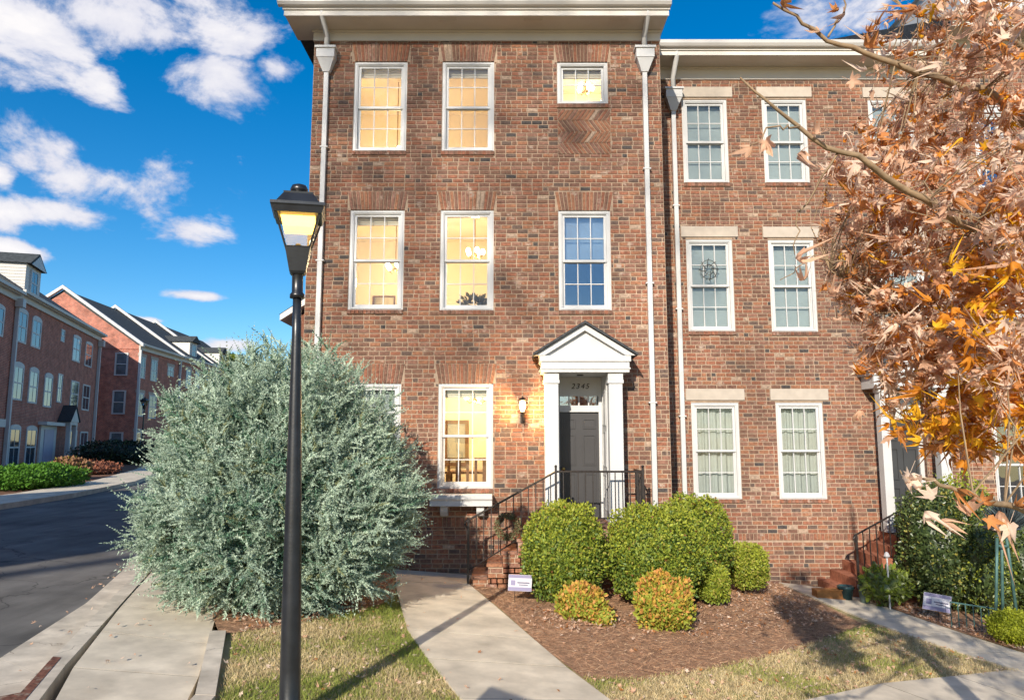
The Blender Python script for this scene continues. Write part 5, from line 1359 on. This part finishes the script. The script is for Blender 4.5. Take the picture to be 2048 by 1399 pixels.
# crown masses: centre, half sizes in metres, leaf count
CR = []
for (px, py, Y, hw, hh_, dy, n_) in ((1880, 60, 5.6, 175, 85, .9, 300), (1930, 220, 5.5, 190, 120, .9, 520), (1760, 330, 5.5, 110, 110, .7, 250), (1770, 450, 5.7, 120, 110, .8, 400), (1920, 440, 5.3, 170, 130, 1.0, 560),
                                     (1740, 560, 5.9, 95, 85, .6, 250), (1830, 620, 5.6, 140, 100, .9, 430), (1970, 620, 5.0, 120, 140, 1.0, 420), (1790, 720, 5.7, 85, 60, .6, 170), (1900, 770, 5.5, 140, 85, .8, 400),
                                     (2000, 850, 5.2, 85, 90, .8, 200), (1890, 860, 5.6, 80, 45, .5, 130), (1690, 290, 4.8, 70, 60, .4, 36), (2000, 60, 4.4, 110, 90, .5, 90), (1980, 380, 4.3, 110, 140, .5, 120), (2010, 700, 4.2, 80, 120, .4, 80), (2260, 250, 5.6, 170, 170, 1.0, 320), (2260, 560, 5.6, 170, 170, 1.0, 320), (2280, 820, 5.8, 150, 120, .9, 200), (2420, 500, 6.4, 170, 260, 1.0, 260)):
    Y *= KT; dy *= KT; n_ = int(n_ * (1.25 if px < 2100 else 2.6)); c = at(px, py, Y); s_ = Y / F; q = rng.normal(size=(n_, 3)); q /= np.linalg.norm(q, axis=1, keepdims=True); q *= rng.uniform(0, 1, (n_, 1)) ** .42
    CR.append(np.array(c)[None] + q * np.array([hw * s_, dy, hh_ * s_]))
for (c, hr, n_) in (((3.0, .3, 3.5), (1.2, 1.2, .8), 700), ((4.0, .8, 3.8), (1.2, 1.2, .9), 700), ((3.9, 2.2, 3.9), (1.0, 1.0, .9), 450)):
    q = rng.normal(size=(n_, 3)); q /= np.linalg.norm(q, axis=1, keepdims=True); q *= rng.uniform(0, 1, (n_, 1)) ** .42; CR.append(np.array(c)[None] + q * np.array(hr))
main += limb([(3.7, 4.5, 3.0), (4.1, 3.4, 3.8), (3.9, 2.0, 3.9), (3.6, 1.0, 3.7), (3.0, .2, 3.6)], .06, .012)
pos = np.concatenate(CR)
# clumping along hidden twigs: pull leaves towards random spur points
spur = pos[rng.integers(0, len(pos), 620)]; ow = np.array([np.argmin(((spur - p) ** 2).sum(1)) for p in pos]); pos = pos + (spur[ow] - pos) * rng.uniform(.15, .8, (len(pos), 1))
hand = [(1505, 290, 4.25), (1530, 280, 4.25), (1605, 300, 4.25), (1640, 265, 4.3), (1590, 515, 4.5), (1610, 560, 4.7), (1560, 8, 4.8), (1665, 20, 4.9), (1690, 30, 4.9), (1730, 95, 5.0), (1640, 60, 4.9), (1820, 945, 4.0), (1840, 965, 4.0), (1870, 990, 4.0), (1850, 1020, 4.05), (1880, 1040, 4.1),
        (1930, 1010, 4.1), (1960, 1000, 4.1), (2000, 1020, 4.2), (2030, 1010, 4.2), (1975, 1035, 4.15), (1910, 975, 4.05), (2020, 1045, 4.2), (1680, 640, 5.4), (1660, 590, 5.4), (1720, 820, 5.6), (1760, 830, 5.6), (1780, 870, 5.6), (1700, 160, 5.1), (1745, 180, 5.2)]
gold = []
for (px, py, Y, hw, hh_, n_) in ((1990, 545, 4.6, 70, 45, 46), (1965, 640, 4.6, 75, 45, 56), (1880, 850, 5.0, 70, 45, 60), (1960, 760, 4.9, 60, 50, 24)):
    for _ in range(n_): gold.append(at(px + rng.normal(0, hw * .6), py + rng.normal(0, hh_ * .6), (Y + rng.normal(0, .25)) * KT))
hp_ = np.array([at(a, b, c * KT) for a, b, c in hand]); big = np.concatenate([np.ones(len(hp_), bool), np.zeros(len(pos), bool)]); pos = np.concatenate([hp_, pos, np.array(gold)]); n = len(pos); big = np.concatenate([big, np.zeros(len(gold), bool)])
nr = rng.normal(0, 1, (n, 3)) + np.array([-.25, -.75, .25]); rot = frames(nr, rng.uniform(0, 6.28, n))
# petiole towards the twig above: let tips hang
tipdir = rot[:, :, 1]; flip = tipdir[:, 2] > .25; rot[flip, :, 0] *= -1; rot[flip, :, 1] *= -1
scl = rng.uniform(.028, .070, n) * rng.uniform(.8, 1.2, n); scl[big] = rng.uniform(.065, .095, big.sum())
mi = rng.choice(6, n, p=[.38, .33, .17, .06, .04, .02]); zl_ = (pos[:, 2] < 3.4) & (pos[:, 2] > 2.2) & (pos[:, 0] > 2.2) & ((pos[:, 2] > 2.9) | (pos[:, 2] < 2.65)); sw = zl_ & (rng.random(n) < .5); mi[sw] = rng.choice([4, 5], sw.sum(), p=[.6, .4]); mi[big] = rng.choice([0, 1, 2], big.sum(), p=[.6, .2, .2])
mi[-len(gold):] = rng.choice([2, 4, 5], len(gold), p=[.15, .5, .35]); scl[-len(gold):] = rng.uniform(.045, .075, len(gold))
dist = np.linalg.norm(pos - np.array([0, 0, CAM_H]), axis=1)
vis = np.array([abs(p[0] / p[1]) < .70 for p in pos]); order = np.argsort(np.where(vis, dist / scl, 1e9)); solo = order[:290]; msk = np.ones(n, bool); msk[solo] = False
LM = {}
for i in solo:
    k = int(rng.integers(0, len(LOB)))
    if (k, mi[i]) not in LM: LM[k, mi[i]] = np_mesh('leaf', LOB[k][0], LOB[k][1], [LC[mi[i]]])
    o = link('leaf', LM[k, mi[i]], tree); M4 = Matrix([[*(rot[i][a] * scl[i] * 2), pos[i][a]] for a in range(3)] + [[0, 0, 0, 1]]); o.matrix_basis = M4
scatter('leaves', [(v, t) for v, t in LOB], pos[msk], rot[msk], scl[msk] * 2, LC, mi[msk], tree)
m_ = MB()
for s_ in spur:
    b = min(main, key=lambda q: (q - Vector(s_)).length); p0 = Vector(s_)
    if (b - p0).length > .75: continue
    mid = b.lerp(p0, .5) + Vector(rng.normal(0, .06, 3)); m_.tube([b, mid, p0], [.0038, .003, .0018], 4, cap=False)
m_.build('twigs', TWIG, tree)['kind'] = 'stuff'

# far tree at the end of the street
ft = thing('far_tree', 'green tree top showing past the end of the far row', 'tree', (-34, 84, 1)); m_ = MB(); m_.tube([(-34, 84, .8), (-34, 84, 7)], [.3, .2], 8); m_.build('trunk', BARK, ft)
n = 5000; d = rng.normal(size=(n, 3)); d /= np.linalg.norm(d, axis=1, keepdims=True); pos = d * (lumpy(d, 5, amp=.35) * rng.uniform(.5, 1, n) ** .4)[:, None] * np.array([3.2, 3, 3.5]) + np.array([-34, 84, 8.6])
scatter('crown', [LEAF], pos, frames(d + rng.normal(0, .6, (n, 3)), rng.uniform(0, 6, n)), rng.uniform(.25, .5, n), [HO2, G1], rng.integers(0, 2, n), ft)


# unseen pine added behind the camera, shaped to shade the upper left facade
def tuft(seed):
    r = np.random.default_rng(seed); V = []; T = []
    for k in range(22):
        d = r.normal(size=3); d /= np.linalg.norm(d); u = np.cross(d, r.normal(size=3)); u /= np.linalg.norm(u); i = len(V); V += [-u * .035, u * .035, d]; T.append([i, i + 1, i + 2])
    return np.array(V), np.array(T)


T_ = 48.0; pc = np.array([-3.2, Y1, 8.6]) + np.array(to_sun) * T_
pine = thing('shade_pine', 'unseen pine added behind the camera to shade the upper facade', 'tree', (pc[0] - 4.6, pc[1], gz(pc[0])))
m_ = MB(); m_.tube([(pc[0] - 4.6, pc[1], gz(pc[0]) - .2), (pc[0] - 4.0, pc[1], 18), (pc[0] - .6, pc[1], pc[2] + 2.2)], [.3, .2, .1], 10); m_.build('trunk', BARK, pine)
n = 1350; q = rng.normal(size=(n, 3)); q /= np.linalg.norm(q, axis=1, keepdims=True); q *= rng.uniform(0, 1, (n, 1)) ** .5
scatter('crown', [tuft(k) for k in range(3)], q * np.array([7.6, 3.5, 5.6]) + pc, frames(rng.normal(size=(n, 3)), rng.uniform(0, 6, n)), rng.uniform(.22, .36, n), [HO], np.zeros(n, int), pine)


# ------------------------------------------------------------------ grass, pine straw, fallen leaves
def inside(pts, poly):
    x, y = pts[:, 0], pts[:, 1]; r = np.zeros(len(pts), bool); j = len(poly) - 1
    for i in range(len(poly)):
        xi, yi_ = poly[i]; xj, yj = poly[j]; c = ((yi_ > y) != (yj > y)) & (x < (xj - xi) * (y - yi_) / (yj - yi_ + 1e-12) + xi); r ^= c; j = i
    return r


def fill(poly, n, excl=()):
    P_ = np.array(poly); lo, hi = P_.min(0), P_.max(0); q = rng.uniform(lo, hi, (n * 3, 2)); q = q[inside(q, poly)]
    for e in excl: q = q[~inside(q, e)]
    return q[:n]


def onground(q, off): return np.column_stack([q, np.array([gz(x) for x in q[:, 0]]) + off])


GR = [mat('grass_tan', (.54, .43, .23), .8, .2, 12, trans=.3), mat('grass_straw', (.64, .53, .32), .8, .2, 12, trans=.3), mat('grass_green', (.26, .31, .065), .7, .25, 12, trans=.35), mat('grass_olive', (.40, .37, .13), .75, .2, 12, trans=.3)]
W1P = WL + WR[::-1]
LAWN1 = [(-2.40, 6.2), (-2.2, 5.2), (-.2, 5.2), (-.45, 6.63), (-.86, 7.7), (-1.22, 8.76), (-1.62, 10.5), (-1.75, 9.9), (-2.5, 8.75), (-3.0, 8.1)]
LAWN2 = [(.90, 6.85), (1.35, 6.25), (2.77, 7.25), (3.91, 8.0), (5.0, 8.5), (6.0, 8.9), (5.72, 9.5), (5.45, 10.4), (5.2, 10.9), (4.2, 9.95), (3.15, 8.95), (2.2, 8.2), (1.27, 7.6), (.70, 7.5)]
q = np.concatenate([fill(LAWN1, 42000), fill(LAWN2, 34000)])
n = len(q); from math import sin
patch = np.sin(q[:, 0] * 3.1 + 1.3 * np.sin(q[:, 1] * 2.2)) + np.sin(q[:, 1] * 4.3 + 2 * np.sin(q[:, 0] * 1.7 + 1)) + rng.normal(0, .8, n) + np.where(q[:, 0] > .6, -.7, .25)
near_walk = np.array([inside(q + np.array([dx, 0]), W1P) for dx in (.30,)]).any(0); patch = patch + near_walk * 1.2
mi = np.where(patch > 1.0, 2, np.where(patch > .2, 3, np.where(rng.random(n) < .5, 0, 1)))
up = rng.normal(0, .75, (n, 3)) + np.array([0, 0, 1.0]); up[:, 2] = np.abs(up[:, 2]) + .15
scatter('grass', [blades(0, .0035, 1.0, 0)] if False else [(np.array([[-.09, 0, 0], [.09, 0, 0], [.02, .25, 1.]]), np.array([[0, 1, 2]]))], onground(q, -.008), frames(up, rng.uniform(0, 6.28, n)), rng.uniform(.025, .06, n), GR, mi)
g_ = bpy.data.objects['grass']; tag(g_, 'short dormant tan and green lawn grass', 'grass', kind='stuff')
# pine straw
PS = [mat('straw_rust', (.40, .23, .135), .85, .25, 14), mat('straw_brown', (.19, .105, .062), .85, .25, 14), mat('straw_tan', (.56, .38, .24), .85, .2, 14)]
q = np.concatenate([fill(MULP, 38000), fill(MUL2, 5000), fill(MUL3, 5000)]); n = len(q)
nd = rng.normal(0, 1, (n, 3)); nd[:, 2] = rng.uniform(0, .35, n)
o = scatter('pine_straw', [(np.array([[-.02, 0, 0], [.02, 0, 0], [0, .05, 1.]]), np.array([[0, 1, 2]]))], onground(q, .006), frames(nd, rng.uniform(0, 6.28, n)), rng.uniform(.05, .12, n), PS, rng.choice(3, n, p=[.5, .35, .15])); tag(o, 'rust brown pine straw covering the planting beds', 'mulch', kind='stuff')
# fallen leaves
bed = fill([(-.1, 10.3), (.3, 9.2), (2.6, 9.4), (4.9, 11), (5, 13.8), (2.6, 13.6), (2.2, 12), (1.9, 10.3), (1.1, 10.6)], 1150)
lw = np.concatenate([fill(LAWN1, 260), fill(LAWN2, 420)]); m2 = np.concatenate([fill(MUL2, 260), fill(MUL3, 160), fill([(6.06, 13.4), (6.35, 11.5), (6.7, 9.9), (7.1, 10.1), (6.9, 11.5), (6.7, 13)], 700)]); ro = fill([(-2.95, 8.15), (-2.4, 8.75), (-1.65, 10.2), (-1.75, 11.6), (-2.2, 11.8), (-2.6, 9.6), (-3.2, 8.7)], 420); sp = np.concatenate([fill([(.35, 9.5), (.9, 9.2), (1.3, 9.5), (1.5, 9.9), (1.2, 10.4), (.4, 10.2)], 170), fill([(1.5, 9.7), (2.3, 9.4), (2.5, 9.8), (2.2, 10.3), (1.6, 10.3)], 120), fill([(3.2, 11.2), (4.9, 11.0), (4.95, 13.6), (3.4, 13.6)], 260), fill([(.5, 8.2), (2.0, 8.6), (3, 9.2), (4.6, 11), (2.5, 10), (.6, 9.6)], 60)]); wk = np.concatenate([fill(W1P, 26), fill(SL[:4] + SR[:4][::-1], 22), fill(GUT[:5] + GI[:5][::-1], 40)])
q = np.concatenate([bed, lw, m2, ro, sp, wk]); n = len(q); nd = rng.normal(0, .35, (n, 3)) + np.array([0, 0, 1.])
o = scatter('fallen_leaves', [(v * np.array([1, 1, .35]), t) for v, t in LOB], onground(q, .028), frames(nd, rng.uniform(0, 6.28, n)), rng.uniform(.05, .115, n), LC, rng.choice(4, n, p=[.48, .32, .08, .12])); tag(o, 'dry fallen leaves scattered over beds and lawn', 'leaves', kind='stuff')

# =================================================================== small things in the right-hand bed
TEAL = mat('teal_metal', (.07, .145, .135), .5, .2, 10, metal=.2)
ts = thing('plant_stand', 'tall teal metal plant stand on three legs at the right edge', 'plant stand', tuple(at(2010, 1235, 10.6)))
feet = [at(1988, 1243, 10.5), at(2003, 1236, 10.75), at(2036, 1228, 10.7)]; tops = [at(1994, 1075, 10.6), at(2003, 1062, 10.68), at(2012, 1068, 10.65)]
for f_, t_ in zip(feet, tops):
    f_.z = gz(f_.x) - .02; m_ = MB(); m_.tube([f_, f_.lerp(t_, .7), t_], .021, 8); m_.build('leg', TEAL, ts, smooth=True)
m_ = MB(); cx_ = sum(tops, Vector()) / 3
for zz in (-.02, -.16): m_ = MB(); m_.tube([(cx_.x + .075 * math.cos(a), cx_.y + .06 * math.sin(a), cx_.z + zz) for a in np.linspace(0, 6.283, 15)], .012, 5, cap=False); m_.build('ring', TEAL, ts)
m_ = MB(); m_.lathe([(.05, 0), (.14, .03), (.24, .07), (.25, .085), (.13, .05)], (cx_.x, cx_.y, cx_.z + .02), 18); m_.build('dish', mat('slate_dish', (.07, .09, .10), .4, .2, 8), ts, smooth=True)
q = rng.normal(size=(900, 3)); q /= np.linalg.norm(q, axis=1, keepdims=True); q[:, 2] = np.abs(q[:, 2]); pos = q * np.array([.30, .26, .50]) * rng.uniform(.4, 1, (900, 1)) + np.array([cx_.x + .1, cx_.y, cx_.z + .1])
sg = thing('potted_plant', 'slate blue spiky plant in the dish of the teal stand', 'plant', (cx_.x, cx_.y, cx_.z + .08)); scatter('leaves', [(np.array([[-.05, 0, 0], [.05, 0, 0], [0, .05, 1.]]), np.array([[0, 1, 2]]))], pos * .5 + .5 * np.array([cx_.x + .1, cx_.y, cx_.z + .12]), frames(q + np.array([0, 0, .4]), rng.uniform(0, 6, 900)), rng.uniform(.12, .3, 900), [mat('slate_leaf', (.10, .13, .14), .6, .25, 20), mat('slate_leaf_dark', (.045, .06, .07), .6, .25, 20)], rng.integers(0, 2, 900), sg)
ef = thing('edging_fence', 'low teal metal edging fence under the hollies', 'fence', tuple(at(1945, 1225, 11.0))); a_, b_ = at(1900, 1203, 11.1), at(1992, 1217, 10.9)
m_ = MB(); m_.tube([a_, b_], .012, 6); m_.build('top_rail', TEAL, ef)
for k in range(7):
    p_ = a_.lerp(b_, k / 6); m_ = MB(); m_.tube([(p_.x, p_.y, gz(p_.x) - .02), p_], .008, 5); m_.build('picket', TEAL, ef)


def pot(label, px, Y, r, h, mm, cat='pot', name='flower_pot'):
    c = at(px, 1150, Y); z = gz(c.x); t = thing(name, label, cat, (c.x, Y, z)); m = MB(); m.lathe([(r * .7, 0), (r * .95, h * .8), (r * 1.08, h * .82), (r * 1.08, h), (r * .9, h), (r * .85, h * .86)], (c.x, Y, z), 16); m.build('body', mm, t, smooth=True)
    m = MB(); m.lathe([(r * .88, h * .84), (r * .4, h * .90), (.01, h * .92)], (c.x, Y, z), 12); m.build('soil', SOIL, t)


pot('dark teal glazed pot at the foot of the neighbouring steps', 1690, 12.7, .13, .24, mat('teal_glaze', (.03, .07, .075), .2, .3, 8))
pot('small grey green pot beside the railing post', 1727, 12.5, .10, .30, mat('sage_glaze', (.12, .17, .165), .35, .2, 8))
st_ = thing('garden_stake', 'thin white garden stake standing in the low plants', 'stake', (at(1778, 1180, 12.1).x, 12.1, gz(6.3))); m_ = MB(); x_ = at(1778, 1180, 12.1).x; m_.tube([(x_, 12.1, gz(x_) - .05), (x_, 12.1, at(1778, 1115, 12.1).z)], .014, 6); m_.build('rod', WHITE, st_); m_ = MB(); m_.lathe([(.02, 0), (.05, .03), (.03, .08), (.005, .1)], (x_, 12.1, at(1778, 1115, 12.1).z), 8); m_.build('finial', mat('grey_cloth', (.35, .34, .35), .8, .1, 5), st_)
wb = thing('wooden_planter', 'low orange wooden planter box beside the neighbouring steps', 'planter', (at(1660, 1160, 12.75).x, 12.75, gz(5.7))); x_ = at(1662, 1160, 12.75).x; z_ = gz(x_)
m_ = MB(); rect_frame(m_, x_ - .3, x_ + .25, 12.62, 12.64, z_, z_ + .17, .02); m_.box(x_ - .3, x_ + .25, 12.64, 12.85, z_, z_ + .16); m_.build('box', mat('planter_wood', (.34, .145, .045), .8, .25, 12), wb)
